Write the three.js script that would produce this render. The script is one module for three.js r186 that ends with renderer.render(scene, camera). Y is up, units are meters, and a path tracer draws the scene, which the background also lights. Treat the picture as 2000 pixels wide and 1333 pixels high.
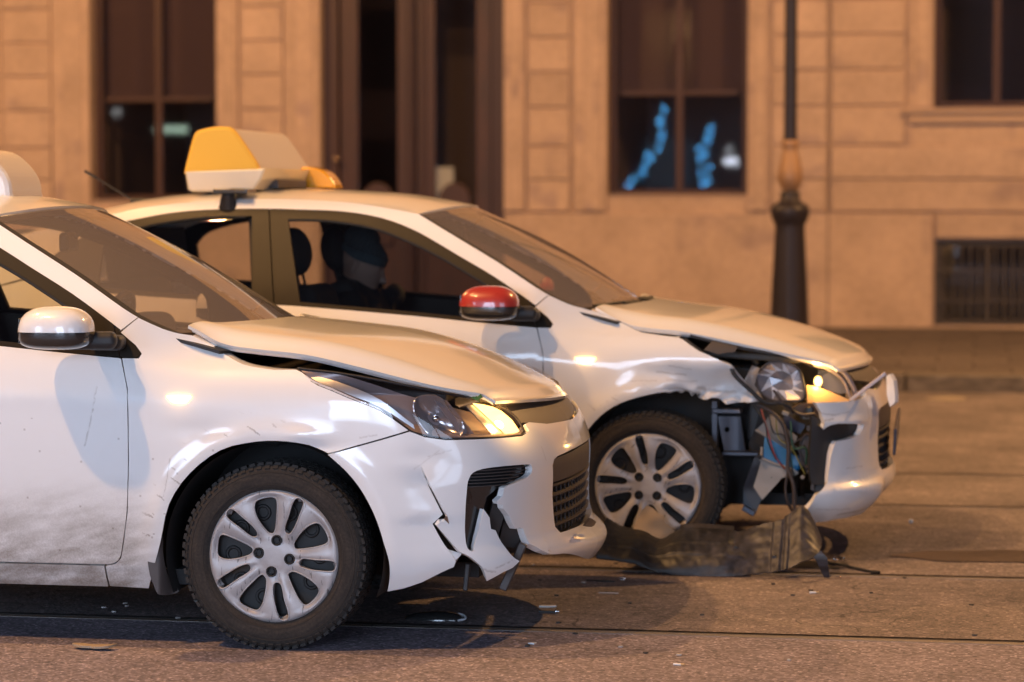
import * as THREE from 'three';
import { mergeGeometries } from 'three/addons/utils/BufferGeometryUtils.js';
import { RoundedBoxGeometry } from 'three/addons/geometries/RoundedBoxGeometry.js';
import { MarchingCubes } from 'three/addons/objects/MarchingCubes.js';
import { ImprovedNoise } from 'three/addons/math/ImprovedNoise.js';

// ---------- camera, sky, exposure
// street frame: x runs along the street (the way the cars point), z towards the far pavement is negative
const scene = new THREE.Scene();
const camera = new THREE.PerspectiveCamera(14.607, 1024 / 682, 0.1, 400);
camera.position.set(2.2576, 1.4582, 9.1785);
camera.rotation.set(-0.05217, 0.17453, 0, 'YXZ');
camera.focus = 8.75; camera.userData.fStop = 2.3;
const renderer = new THREE.WebGLRenderer({ antialias: true });
renderer.toneMapping = THREE.LinearToneMapping;
renderer.toneMappingExposure = 1;
renderer.shadowMap.enabled = true;
{ // night sky over a lit town: an even dull violet, a little paler low down
  const w = 64, h = 32, d = new Float32Array(w * h * 4);
  for (let j = 0; j < h; j++) for (let i = 0; i < w; i++) {
    const e = (j + .5) / h - .5, k = .75 + .5 * Math.exp(-Math.abs(e) * 6), o = (j * w + i) * 4;
    d[o] = .046 * k; d[o + 1] = .040 * k; d[o + 2] = .062 * k; d[o + 3] = 1;
  }
  const sky = new THREE.DataTexture(d, w, h, THREE.RGBAFormat, THREE.FloatType);
  sky.mapping = THREE.EquirectangularReflectionMapping; sky.magFilter = sky.minFilter = THREE.LinearFilter; sky.needsUpdate = true;
  scene.background = sky; scene.environment = sky;
}
const moon = new THREE.DirectionalLight(0xc8d4ff, .02);
moon.position.set(-20, 40, 25); moon.castShadow = true; scene.add(moon);

// ---------- helpers
let seedValue = 20240611;
const rnd = () => { seedValue = (seedValue * 1664525 + 1013904223) >>> 0; return seedValue / 4294967296; };
const rr = (a, b) => a + (b - a) * rnd();
const V = (x, y, z) => new THREE.Vector3(x, y, z);
const noise = new ImprovedNoise();
const fbm = (x, y, z, o = 4) => { let s = 0, a = .5, f = 1; for (let i = 0; i < o; i++) { s += a * noise.noise(x * f, y * f, z * f); a *= .5; f *= 2.03; } return s; };
const clamp = (x, a = 0, b = 1) => Math.min(b, Math.max(a, x));
const sm = (a, b, x) => { const t = clamp((x - a) / (b - a)); return t * t * (3 - 2 * t); };
const mix = (a, b, t) => a + (b - a) * t;
const lin = (r, g, b) => new THREE.Color().setRGB(r, g, b);
function curve(X, Y) { // smooth table lookup
  const n = X.length, m = j => j === 0 ? (Y[1] - Y[0]) / (X[1] - X[0]) : j === n - 1 ? (Y[j] - Y[j - 1]) / (X[j] - X[j - 1]) : (Y[j + 1] - Y[j - 1]) / (X[j + 1] - X[j - 1]);
  return x => {
    if (x <= X[0]) return Y[0]; if (x >= X[n - 1]) return Y[n - 1];
    let i = 0; while (x > X[i + 1]) i++;
    const h = X[i + 1] - X[i], t = (x - X[i]) / h, a = t * t * t, b = t * t;
    return (2 * a - 3 * b + 1) * Y[i] + (a - 2 * b + t) * h * m(i) + (-2 * a + 3 * b) * Y[i + 1] + (a - b) * h * m(i + 1);
  };
}
const along = pts => curve(pts.map(p => p[0]), pts.map(p => p[1]));
function spline(pts, n = 5, closed = false) { // Catmull-Rom through 2-D points
  const N = pts.length, g = i => closed ? pts[(i + N) % N] : pts[clamp(i, 0, N - 1)], out = [];
  for (let i = 0; i < (closed ? N : N - 1); i++) {
    const [a, b, c, d] = [g(i - 1), g(i), g(i + 1), g(i + 2)];
    for (let k = 0; k < n; k++) {
      const t = k / n, t2 = t * t, t3 = t2 * t;
      out.push([0, 1].map(q => .5 * (2 * b[q] + (c[q] - a[q]) * t + (2 * a[q] - 5 * b[q] + 4 * c[q] - d[q]) * t2 + (3 * b[q] - a[q] - 3 * c[q] + d[q]) * t3)));
    }
  }
  if (!closed) out.push(pts[N - 1].slice());
  return out;
}
const area2 = p => { let a = 0; for (let i = 0; i < p.length; i++) { const q = p[(i + 1) % p.length]; a += p[i][0] * q[1] - q[0] * p[i][1]; } return a / 2; };
function densify(loop, L) {
  const out = [];
  loop.forEach((p, i) => {
    const q = loop[(i + 1) % loop.length], d = Math.hypot(q[0] - p[0], q[1] - p[1]);
    if (d < 1e-5) return;
    const n = Math.max(1, Math.ceil(d / L));
    for (let k = 0; k < n; k++) out.push([mix(p[0], q[0], k / n), mix(p[1], q[1], k / n)]);
  });
  return out;
}
// A sheet cut to an outline in (s, t), laid on the surface map(s, t) -> Vector3, with a turned-in edge of depth rim.
function panel(outline, map, { holes = [], L = .035, rim = .012, off = 0, uv = null } = {}) {
  let loops = [outline, ...holes].map((l, i) => { l = densify(l, L); return (area2(l) > 0) === (i === 0) ? l : l.reverse(); });
  const tri = THREE.ShapeUtils.triangulateShape(loops[0].map(p => new THREE.Vector2(...p)), loops.slice(1).map(l => l.map(p => new THREE.Vector2(...p))));
  const pts = loops.flat().map(p => p.slice()); let T = tri.map(t => t.slice());
  const len = (a, b) => Math.hypot(pts[a][0] - pts[b][0], pts[a][1] - pts[b][1]);
  for (let it = 0; it < 9; it++) {
    const mid = new Map(); let any = false;
    const key = (a, b) => a < b ? a * 1e6 + b : b * 1e6 + a;
    const get = (a, b) => {
      if (len(a, b) <= L * 1.01) return -1;
      const k = key(a, b); if (!mid.has(k)) { mid.set(k, pts.length); pts.push([(pts[a][0] + pts[b][0]) / 2, (pts[a][1] + pts[b][1]) / 2]); }
      any = true; return mid.get(k);
    };
    const N = [];
    for (const [a, b, c] of T) {
      const x = get(a, b), y = get(b, c), z = get(c, a);
      const n = (x >= 0) + (y >= 0) + (z >= 0);
      if (!n) N.push([a, b, c]);
      else if (n === 3) N.push([a, x, z], [x, b, y], [z, y, c], [x, y, z]);
      else if (n === 1) { if (x >= 0) N.push([a, x, c], [x, b, c]); else if (y >= 0) N.push([a, b, y], [a, y, c]); else N.push([a, b, z], [z, b, c]); }
      else if (x < 0) N.push([a, b, y], [a, y, z], [z, y, c]);
      else if (y < 0) N.push([a, x, z], [x, b, c], [x, c, z]);
      else N.push([a, x, c], [x, y, c], [x, b, y]);
    }
    T = N; if (!any) break;
  }
  const P = [], Nn = [], U = [], I = [], e = 2e-3;
  const at = (s, t) => {
    const p = map(s, t), n = map(s + e, t).sub(map(s - e, t)).cross(map(s, t + e).sub(map(s, t - e))).normalize();
    return [p.addScaledVector(n, off), n];
  };
  const U2 = uv || ((s, t) => [(s + 3.5) / 6.6, t / 1.7]);
  const put = (p, n, u) => { P.push(p.x, p.y, p.z); Nn.push(n.x, n.y, n.z); U.push(u[0], u[1]); return P.length / 3 - 1; };
  const three = pts.map(p => at(p[0], p[1]));
  three.forEach(([p, n], i) => put(p, n, U2(...pts[i])));
  for (const [a, b, c] of T) {
    const A = (pts[b][0] - pts[a][0]) * (pts[c][1] - pts[a][1]) - (pts[c][0] - pts[a][0]) * (pts[b][1] - pts[a][1]);
    if (Math.abs(A) < 1e-10) continue;
    I.push(...(A > 0 ? [a, b, c] : [a, c, b]));
  }
  if (rim) {
    let o = 0;
    for (const l of loops) {
      for (let i = 0; i < l.length; i++) {
        const a = o + i, b = o + (i + 1) % l.length, [pa, na] = three[a], [pb, nb] = three[b];
        const w = pb.clone().sub(pa).cross(na).normalize(), u = U2(...pts[a]);
        const i0 = put(pa, w, u), i1 = put(pb, w, u), i2 = put(pb.clone().addScaledVector(nb, -rim), w, u), i3 = put(pa.clone().addScaledVector(na, -rim), w, u);
        I.push(i0, i2, i1, i0, i3, i2);
      }
      o += l.length;
    }
  }
  return geom(P, Nn, U, I);
}
function geom(P, N, U, I) {
  const g = new THREE.BufferGeometry();
  g.setAttribute('position', new THREE.Float32BufferAttribute(P, 3));
  if (N) g.setAttribute('normal', new THREE.Float32BufferAttribute(N, 3));
  g.setAttribute('uv', new THREE.Float32BufferAttribute(U || new Array(P.length / 3 * 2).fill(0), 2));
  g.setIndex(I); if (!N) g.computeVertexNormals();
  return g;
}
// a grid surface f(u, v), u and v in 0..1
function grid(f, nu, nv, thick = 0) {
  const P = [], N = [], U = [], I = [], e = 1e-3, row = nv + 1;
  const sides = thick ? [0, -thick] : [0];
  sides.forEach((d, k) => {
    const o = P.length / 3;
    for (let i = 0; i <= nu; i++) for (let j = 0; j <= nv; j++) {
      const u = i / nu, v = j / nv, p = f(u, v), n = f(u + e, v).sub(f(u - e, v)).cross(f(u, v + e).sub(f(u, v - e))).normalize();
      p.addScaledVector(n, d); if (k) n.negate();
      P.push(p.x, p.y, p.z); N.push(n.x, n.y, n.z); U.push((p.x + 3.5) / 6.6, p.y / 1.7);
    }
    for (let i = 0; i < nu; i++) for (let j = 0; j < nv; j++) {
      const a = o + i * row + j, b = a + row, c = b + 1, q = a + 1;
      I.push(...(k ? [a, c, b, a, q, c] : [a, b, c, a, c, q]));
    }
  });
  if (thick) { // close the four edges
    const M = (nu + 1) * row, id = (i, j) => i * row + j, edge = [];
    for (let i = 0; i < nu; i++) edge.push([id(i, 0), id(i + 1, 0)]);
    for (let j = 0; j < nv; j++) edge.push([id(nu, j), id(nu, j + 1)]);
    for (let i = nu; i > 0; i--) edge.push([id(i, nv), id(i - 1, nv)]);
    for (let j = nv; j > 0; j--) edge.push([id(0, j), id(0, j - 1)]);
    const pt = i => V(P[i * 3], P[i * 3 + 1], P[i * 3 + 2]);
    for (const [a, b] of edge) {
      const A = pt(a), B = pt(b), C = pt(b + M), D = pt(a + M), n = B.clone().sub(A).cross(C.clone().sub(A)).negate().normalize(), o = P.length / 3;
      for (const q of [A, B, C, D]) { P.push(q.x, q.y, q.z); N.push(n.x, n.y, n.z); U.push(0, 0); }
      I.push(o, o + 2, o + 1, o, o + 3, o + 2);
    }
  }
  return geom(P, N, U, I);
}
function mirrored(g) {
  g = g.clone(); if (!g.index) g.setIndex(Array.from({ length: g.attributes.position.count }, (_, i) => i));
  const p = g.attributes.position, n = g.attributes.normal, ix = g.index.array;
  for (let i = 0; i < p.count; i++) { p.setZ(i, -p.getZ(i)); n.setZ(i, -n.getZ(i)); }
  for (let i = 0; i < ix.length; i += 3) { const t = ix[i]; ix[i] = ix[i + 1]; ix[i + 1] = t; }
  return g;
}
const bx = (w, h, d, x = 0, y = 0, z = 0, rx = 0, ry = 0, rz = 0) => { const g = new THREE.BoxGeometry(w, h, d); g.rotateX(rx); g.rotateY(ry); g.rotateZ(rz); return g.translate(x, y, z); };
const rbx = (w, h, d, r, x = 0, y = 0, z = 0, rx = 0, ry = 0, rz = 0) => { const g = new RoundedBoxGeometry(w, h, d, 3, r); g.rotateX(rx); g.rotateY(ry); g.rotateZ(rz); return g.translate(x, y, z); };
const tube = (pts, r, seg = 24, rs = 8, closed = false) => new THREE.TubeGeometry(new THREE.CatmullRomCurve3(pts.map(p => V(...p)), closed), seg, r, rs, closed);
const rod = (a, b, r0, r1 = r0, rs = 12) => { const A = V(...a), B = V(...b), d = B.clone().sub(A), g = new THREE.CylinderGeometry(r1, r0, d.length(), rs); g.applyQuaternion(new THREE.Quaternion().setFromUnitVectors(V(0, 1, 0), d.normalize())); const c = A.add(B).multiplyScalar(.5); return g.translate(c.x, c.y, c.z); };
const extrude = (pts, depth, bevel = 0, holes = []) => { const sh = new THREE.Shape(pts.map(p => new THREE.Vector2(...p))); for (const h of holes) sh.holes.push(new THREE.Path(h.map(p => new THREE.Vector2(...p)))); return new THREE.ExtrudeGeometry(sh, { depth, bevelEnabled: bevel > 0, bevelThickness: bevel, bevelSize: bevel, bevelSegments: 2, curveSegments: 12 }); };
const merge = list => mergeGeometries(list.map(g => { const q = g.index ? g.toNonIndexed() : g.clone(); for (const k of Object.keys(q.attributes)) if (!['position', 'normal', 'uv'].includes(k)) q.deleteAttribute(k); return q; }));
function warp(g, f) { // move vertices, then recompute normals
  const p = g.attributes.position, v = V();
  for (let i = 0; i < p.count; i++) { v.fromBufferAttribute(p, i); f(v); p.setXYZ(i, v.x, v.y, v.z); }
  g.computeVertexNormals(); return g;
}
const used = {};
const numbered = n => { used[n] = (used[n] ?? -1) + 1; return used[n] ? `${n}_${String(used[n]).padStart(3, '0')}` : n; };
function add(parent, name, g, m, data) {
  const o = g ? new THREE.Mesh(g, m) : new THREE.Group();
  o.name = parent === scene ? numbered(name) : name; if (g) o.castShadow = o.receiveShadow = true;
  if (data) Object.assign(o.userData, data);
  parent.add(o); return o;
}
const thing = (name, label, category, group, g, m) => add(scene, name, g, m, { label, category, ...(group ? { group } : {}) });
const structure = (name, g, m, parent = scene) => add(parent, name, g, m, parent === scene ? { kind: 'structure' } : null);

// ---------- textures: what the surfaces are made of
function texture(w, h, f, srgb = true) {
  const d = new Uint8Array(w * h * 4);
  for (let j = 0; j < h; j++) for (let i = 0; i < w; i++) {
    const c = f(i / w, j / h, i, j), o = (j * w + i) * 4;
    d[o] = clamp(c[0], 0, 255); d[o + 1] = clamp(c[1], 0, 255); d[o + 2] = clamp(c[2], 0, 255); d[o + 3] = 255;
  }
  const t = new THREE.DataTexture(d, w, h); t.wrapS = t.wrapT = THREE.RepeatWrapping; t.magFilter = THREE.LinearFilter; t.minFilter = THREE.LinearMipmapLinearFilter; t.generateMipmaps = true;
  if (srgb) t.colorSpace = THREE.SRGBColorSpace; t.needsUpdate = true; return t;
}
const hash = (x, y) => { const s = Math.sin(x * 127.1 + y * 311.7) * 43758.5453; return s - Math.floor(s); };
// ---------- lamps of the street (outside the frame) and the lit shop fronts across it
const warm = lin(1, .53, .19);
const lampGlow = new THREE.MeshStandardMaterial({ color: 0x222222, emissive: lin(1, .53, .19), emissiveIntensity: 60 });
const darkMetal = new THREE.MeshStandardMaterial({ color: lin(.03, .03, .032), roughness: .5, metalness: .4 });
function hungLamp(x, y, z, cd, label, size = 7) {
  const t = thing('hanging_street_lamp', label, 'street lamp', 'street lamps hung over the road'); t.position.set(x, y, z);
  add(t, 'lamp_housing', merge([rbx(.62, .14, .34, .05, 0, .13, 0), rod([0, .2, 0], [0, .42, 0], .02)]), darkMetal);
  add(t, 'lamp_glass', rbx(.46, .04, .24, .018, 0, .04, 0), lampGlow);
  add(t, 'suspension_cable', rod([0, .42, -16], [0, .42, 14], .008, .008, 6), darkMetal);
  const l = new THREE.PointLight(warm, cd, 0, 2); l.position.set(0, -.03, 0); l.castShadow = true; l.shadow.radius = size; t.add(l);
}
hungLamp(-5.05, 12.2, 6.0, 415, 'street lamp hung over the near traffic lane on a cable', 6);
hungLamp(-4.9, 9.0, 1.0, 200, 'street lamp hung over the tram track on a cable', 6);
hungLamp(-9.5, 8.6, -9.5, 385, 'unseen lamp added over the far kerb to light the wall on the double door side', 8);  // added lamp, out of view, to brighten the left of the facade
hungLamp(7.5, 8.6, -9.0, 450, 'unseen lamp added over the far kerb to light the wall beyond the basement window', 8);  // its added counterpart for the right of the facade and pavement
{ // lit shop fronts behind the camera, on the near side of the street
  const shop = (x0, label, panes, L) => {
    const t = thing('shop_front', label, 'shop front', 'lit shop fronts across the street'); t.position.set(0, 0, 14.5); const f = [];
    for (const [x, w] of panes) {
      add(t, 'lit_window', bx(w, 4.2, .04, x, 2.6, .02), new THREE.MeshStandardMaterial({ color: 0x111111, emissive: lin(.62, .74, 1), emissiveIntensity: L * .4 }));
      const l = new THREE.RectAreaLight(lin(.56, .74, 1), L, w, 4.2); l.position.set(x, 2.6, -.03); t.add(l);
      f.push(bx(.16, 5, .3, x - w / 2 - .09, 2.5, .1), bx(.16, 5, .3, x + w / 2 + .09, 2.5, .1), bx(w, .46, .3, x, .25, .1), bx(w, .3, .3, x, 4.87, .1));
    }
    add(t, 'shop_frame', merge(f), darkMetal);
  };
  shop(0, 'shop front with two tall windows glowing pale blue straight across the street', [[-2.0, 1.9], [.1, 1.9]], 11);
  shop(0, 'narrow shop front with one pale blue window beside the blue garlands', [[-7.7, 2.2]], 11);
  shop(0, 'unseen wide shop front ahead of the cars, two dimmer windows added for glints', [[7.2, 3.6], [11.2, 3.6]], 4);  // added glow, out of view, only to put glints on the paint
}

// ---------- road
const asphaltMap = texture(1536, 1536, (u, v, i, j) => {
  const g = hash(i, j), g2 = hash(Math.floor(i / 3) + 7, Math.floor(j / 3) + 3), g3 = hash(Math.floor(i / 6) + 17, Math.floor(j / 6) + 9);
  const n = fbm(u * 6, v * 6, 1.3, 4), n2 = fbm(u * 40, v * 40, 4.1, 3);
  const ck = Math.abs(fbm(u * 5 + 2, v * 5, 11, 3)), crack = ck < .0035 ? 1 : 0;
  let k = 92 + 34 * n + 22 * n2 + (g - .5) * 30 + (g2 - .5) * 34;
  if (g3 > .90) k += 34 * (g3 - .86) * 8; if (g3 < .1) k -= 16;
  k *= 1 - .35 * crack;
  return [k * 1.06, k * .98, k * .90];
});
const asphaltBump = texture(1024, 1024, (u, v, i, j) => { const k = 128 + 60 * (hash(Math.floor(i / 2), Math.floor(j / 2)) - .5) + 60 * (hash(Math.floor(i / 5) + 3, Math.floor(j / 5)) - .5) + 70 * fbm(u * 60, v * 60, 2, 3); return [k, k, k]; }, false);
const asphalt = new THREE.MeshStandardMaterial({ color: lin(1.28, 1.24, 1.50), map: asphaltMap, bumpMap: asphaltBump, bumpScale: .006, roughness: .82 });
const coarseMap = texture(1024, 1024, (u, v, i, j) => { const g = hash(i >> 2, j >> 2), g2 = hash((i >> 3) + 5, (j >> 3) + 9), n = fbm(u * 7, v * 7, 5, 4), c = fbm(u * 90, v * 90, 3, 2); let k = 112 + 22 * n + 46 * c + 30 * (g - .5) + 30 * (g2 - .5); if (g > .94) k += 34; return [k * 1.02, k * .97, k * .97]; });
const coarseAsphalt = new THREE.MeshStandardMaterial({ color: lin(1.12, 1.07, 1.28), map: coarseMap, bumpMap: coarseMap, bumpScale: .007, roughness: .85 });
function sheet(x0, x1, z0, z1, y, tile = 3, nx = 1, nz = 1) {
  const P = [], U = [], N = [], I = [];
  for (let i = 0; i <= nx; i++) for (let j = 0; j <= nz; j++) { const x = mix(x0, x1, i / nx), z = mix(z0, z1, j / nz); P.push(x, y, z); N.push(0, 1, 0); U.push(x / tile, -z / tile); }
  for (let i = 0; i < nx; i++) for (let j = 0; j < nz; j++) { const a = i * (nz + 1) + j, b = a + nz + 1; I.push(a, a + 1, b, b, a + 1, b + 1); }
  return geom(P, N, U, I);
}
const rails = [.27, -1.254, -3.70, -5.224], half = .05;
const cuts = [18, ...rails.flatMap(z => [z + half, z - half]), -11.46];
{
  const strips = [];
  for (let i = 2; i < cuts.length; i += 2) strips.push(sheet(-40, 40, cuts[i + 1], cuts[i], 0));
  structure('road', merge(strips), asphalt);
  structure('road', sheet(-40, 40, cuts[1], cuts[0], 0, 1.9), coarseAsphalt); // the lane before the first rail has a coarser, paler surface
  structure('ground', merge([sheet(-200, 200, -200, 200, -.32)]), asphalt);
  const steel = new THREE.MeshStandardMaterial({ color: lin(.24, .21, .19), metalness: .6, roughness: .45, bumpMap: asphaltBump, bumpScale: .001 });
  const sealant = new THREE.MeshStandardMaterial({ color: lin(.07, .06, .055), roughness: .9 });
  const filler = new THREE.MeshStandardMaterial({ color: lin(.028, .024, .022), roughness: .95 });
  for (const z of rails) {
    const t = thing('tram_rail', z === rails[0] ? 'grooved steel tram rail passing under the car with the cracked bumper' : z === rails[1] ? 'grooved steel tram rail passing under the fallen arch liner' : 'grooved steel tram rail set flush in the asphalt of the far track', 'rail', 'tram rails in the road'); t.position.set(0, 0, z);
    add(t, 'rail_head', bx(80, .06, .034, 0, -.0285, .032), steel);
    add(t, 'rail_lip', bx(80, .06, .014, 0, -.034, -.026), steel);
    add(t, 'groove_filler', bx(80, .02, .098, 0, -.05, 0), filler);
    add(t, 'joint_sealant', bx(80, .03, .012, 0, -.0185, -.041), sealant);
  }
  // repairs and wet patches in the asphalt, a few millimetres of their own
  const blob = (cx, cz, rx, rz, seed, n = 40) => { const p = []; for (let i = 0; i < n; i++) { const a = i / n * 2 * Math.PI, k = 1 + .45 * noise.noise(Math.cos(a) * 1.7 + seed, Math.sin(a) * 1.7, seed); p.push([cx + rx * k * Math.cos(a), -(cz + rz * k * Math.sin(a))]); } return p; };
  const wetAsphalt = new THREE.MeshStandardMaterial({ color: lin(.40, .37, .35), map: asphaltMap, bumpMap: asphaltBump, bumpScale: .002, roughness: .35 });
  const pool = (name, pts, m, y, label) => { const g = panel(pts, (s, t) => V(s, y, -t), { L: .5, rim: 0, uv: (s, t) => [s / 3, t / 3] }); return thing(name, label, 'puddle', null, g, m); };
  pool('wet_patch', blob(2.55, -1.88, .62, .20, 3.3), wetAsphalt, .004, 'dark wet patch of spilled coolant spreading towards the pavement side');
  pool('oil_stain', blob(1.40, -1.52, .34, .17, 8.1), new THREE.MeshStandardMaterial({ color: lin(.022, .020, .019), roughness: .5 }), .004, 'black oil stain under the broken front corner of the taxi');
}
// ---------- kerb and pavement
const stoneMap = texture(512, 512, (u, v, i, j) => { const k = 108 + 60 * fbm(u * 8, v * 8, 3, 4) + 22 * (hash(i, j) - .5) + 26 * (hash(i >> 1, j >> 1) - .5); return [k * 1.05, k * .98, k * .92]; });
const kerbStone = new THREE.MeshStandardMaterial({ map: stoneMap, color: lin(.85, .82, .8), roughness: .85, bumpMap: stoneMap, bumpScale: .004 });
const slabMats = [.92, 1.0, 1.08, .84].map(k => new THREE.MeshStandardMaterial({ map: stoneMap, color: lin(.68 * k, .63 * k, .66 * k), roughness: .88, bumpMap: stoneMap, bumpScale: .003 }));
{
  const kerb = add(scene, 'kerb', null, null, { kind: 'structure' });
  add(kerb, 'kerb_bed', bx(80, .11, .22, 0, -.05, -11.65), kerbStone);
  for (let i = -6; i < 7; i++) { const m = add(kerb, 'kerb_stone', new RoundedBoxGeometry(1.185, .30, .2, 2, .018), kerbStone); m.position.set(1.09 + i * 1.2, -.015 + rr(-.004, .004), -11.57); m.rotation.y = rr(-.004, .004); }
  const pave = add(scene, 'pavement', null, null, { kind: 'structure' });
  add(pave, 'pavement_bed', sheet(-40, 40, -19.3, -11.67, .105, 1.2), slabMats[3]);
  const gs = new RoundedBoxGeometry(.592, .06, .742, 2, .008);
  for (let j = 0; j < 10; j++) for (let i = -9; i < 8; i++) {
    const m = add(pave, 'slab', gs, slabMats[Math.floor(rnd() * 4)]);
    m.position.set(1.0 + i * .6 + (j % 2) * .3, .105 + rr(-.003, .003), -12.05 - j * .75); m.rotation.x = rr(-.003, .003);
  }
}
// ---------- the building along the far pavement
const WZ = -19.2;
const plasterMap = texture(1024, 1024, (u, v, i, j) => {
  const n = fbm(u * 5, v * 5, 7, 5), f = fbm(u * 40, v * 40, 2, 3), d = .7 * sm(.10, .40, fbm(u * 3 + 4, v * 4, 9, 6));
  const k = 1 + .14 * n + .10 * f + .03 * (hash(i, j) - .5);
  return [mix(218, 176, d) * k, mix(184, 148, d) * k, mix(146, 128, d) * k];
});
const plaster = new THREE.MeshStandardMaterial({ map: plasterMap, color: lin(.69, .72, .90), roughness: .92, bumpMap: plasterMap, bumpScale: .006 });
const plasters = [.94, 1, 1.05].map(k => { const m = plaster.clone(); m.color = lin(.69 * k, .72 * k, .90 * k); return m; });
const woodMap = texture(256, 512, (u, v, i, j) => { const k = 60 + 26 * fbm(u * 30, v * 2.4, 5, 4) + 10 * (hash(i, j >> 4) - .5); return [k * 1.25, k * .74, k * .52]; });
const darkWood = new THREE.MeshStandardMaterial({ map: woodMap, color: lin(.62, .47, .44), roughness: .5 });
const frameWood = new THREE.MeshStandardMaterial({ map: woodMap, color: lin(.7, .6, .6), roughness: .55 });
const paneGlass = new THREE.MeshPhysicalMaterial({ color: lin(.9, .9, .9), roughness: .02, transmission: 1, thickness: 0, ior: 1.5 });
const roomWall = new THREE.MeshStandardMaterial({ color: lin(.20, .15, .15), roughness: .95 });
const blind = new THREE.MeshStandardMaterial({ color: lin(.085, .05, .056), roughness: .9 });
const lintelMetal = new THREE.MeshStandardMaterial({ color: lin(.06, .05, .05), roughness: .7 });
{
  const B = thing('building', 'beige plastered building with rusticated blocks, tall windows and a double door', 'building'); B.position.set(0, 0, WZ);
  const rect = (x0, x1, y0, y1) => [[x0, y0], [x1, y0], [x1, y1], [x0, y1]];
  const openings = [[-7.5, -6.04, 1.46, 5], [-4.87, -2.83, .13, 5], [-1.71, -.2, 1.52, 5], [1.75, 3.3, 2.44, 5], [1.77, 3.2, .16, 1.06], [-10.9, -9.4, 1.5, 5]];
  const wall = extrude(rect(-16, 12, -.1, 9), .4, 0, openings.map(o => rect(...o).reverse())); wall.translate(0, 0, -.4);
  { const u = wall.attributes.uv; for (let i = 0; i < u.count; i++) u.setXY(i, u.getX(i) / 2.6, u.getY(i) / 2.6); }
  add(B, 'wall', wall, plaster);
  // a block with chamfered face
  const block = (x0, x1, y0, y1, d, c = .012, name = 'block') => {
    const g = extrude(rect(x0 + c, x1 - c, y0 + c, y1 - c), d - c, c); const u = g.attributes.uv, ox = rnd() * 3, oy = rnd() * 3;
    for (let i = 0; i < u.count; i++) u.setXY(i, u.getX(i) / 2.6 + ox, u.getY(i) / 2.6 + oy);
    g.translate(0, 0, -.004); return add(B, name, g, plasters[Math.floor(rnd() * 3)]);
  };
  const rows = [2.055, 2.47, 2.85, 3.22, 3.59, 3.96, 4.33, 4.7], g = .012;
  const columns = [[-8.5, -7.94], [-9.1, -8.52], [-5.77, -5.28], [-2.58, -2.10], [.05, .65], [.67, 1.46], [3.6, 4.3], [4.32, 5.1]];
  for (const [x0, x1] of columns) for (let r = 0; r < rows.length - 1; r++) block(x0 + g, x1 - g, rows[r] + g, rows[r + 1] - g, .035);
  for (const [x0, x1] of [[-8.5, -7.94], [-9.1, -8.52], [-5.77, -5.28], [-2.58, -2.10], [.05, .65], [.67, 5.1]]) { block(x0 + g, x1 - g, 1.36, 1.70 - g / 2, .045); block(x0 + g, x1 - g, 1.70 + g / 2, 2.04, .045); }
  // flat surrounds of the openings
  for (const [x0, x1, y0] of [[-7.92, -7.5, 1.36], [-6.04, -5.79, 1.36], [-5.26, -4.87, .16], [-2.83, -2.60, 1.36], [-2.06, -1.71, 1.36], [-.2, .03, 1.36], [1.49, 1.75, 2.44]]) {
    block(x0, x1, y0, 5, .05, .01, 'window_surround'); block(x0 + (x1 - x0) * .3, x1 - (x1 - x0) * .18, y0 + .01, 4.99, .068, .008, 'surround_moulding');
  }
  for (const [x0, x1] of [[-16, -4.9], [-2.81, 1.75], [3.22, 12]]) block(x0, x1, .0, 1.335, .06, .01, 'plinth');
  block(1.79, 3.2, 1.08, 1.335, .06, .01, 'plinth');
  // window with frame bars, panes, reveal and sill
  function windowAt(x0, x1, y0, y1, bars, transoms, room, sill) {
    const w = add(B, 'window', null), z = -.22, f = .075;
    add(w, 'frame', merge([bx(f, y1 - y0, .09, x0 + f / 2, (y0 + y1) / 2, z), bx(f, y1 - y0, .09, x1 - f / 2, (y0 + y1) / 2, z), bx(x1 - x0 - 2 * f, f, .09, (x0 + x1) / 2, y0 + f / 2, z), bx(x1 - x0 - 2 * f, f, .09, (x0 + x1) / 2, y1 - f / 2, z)]), frameWood);
    const xs = [x0 + f, ...bars, x1 - f], ys = [y0 + f, ...transoms, y1 - f];
    for (const b of bars) add(w, 'mullion', bx(.075, y1 - y0 - 2 * f, .08, b, (y0 + y1) / 2, z + .002), frameWood);
    for (const t of transoms) for (let i = 0; i < xs.length - 1; i++) add(w, 'transom', bx(xs[i + 1] - xs[i] - .076, .05, .07, (xs[i] + xs[i + 1]) / 2, t, z), frameWood);
    for (let i = 0; i < xs.length - 1; i++) for (let j = 0; j < ys.length - 1; j++) { const p = add(w, 'pane', bx(xs[i + 1] - xs[i], ys[j + 1] - ys[j], .006, (xs[i] + xs[i + 1]) / 2, (ys[j] + ys[j + 1]) / 2, z), paneGlass); p.rotation.set(0, 0, 0); }
    if (sill) add(w, 'sill', merge([bx(x1 - x0 + sill, .05, .2, (x0 + x1) / 2, y0 - .025, .02), bx(x1 - x0 + sill - .1, .1, .1, (x0 + x1) / 2, y0 - .1, .02)]), plasters[1]);
    else add(w, 'sill', bx(x1 - x0, .02, .3, (x0 + x1) / 2, y0 + .01, -.13), plasters[0]);
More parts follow.
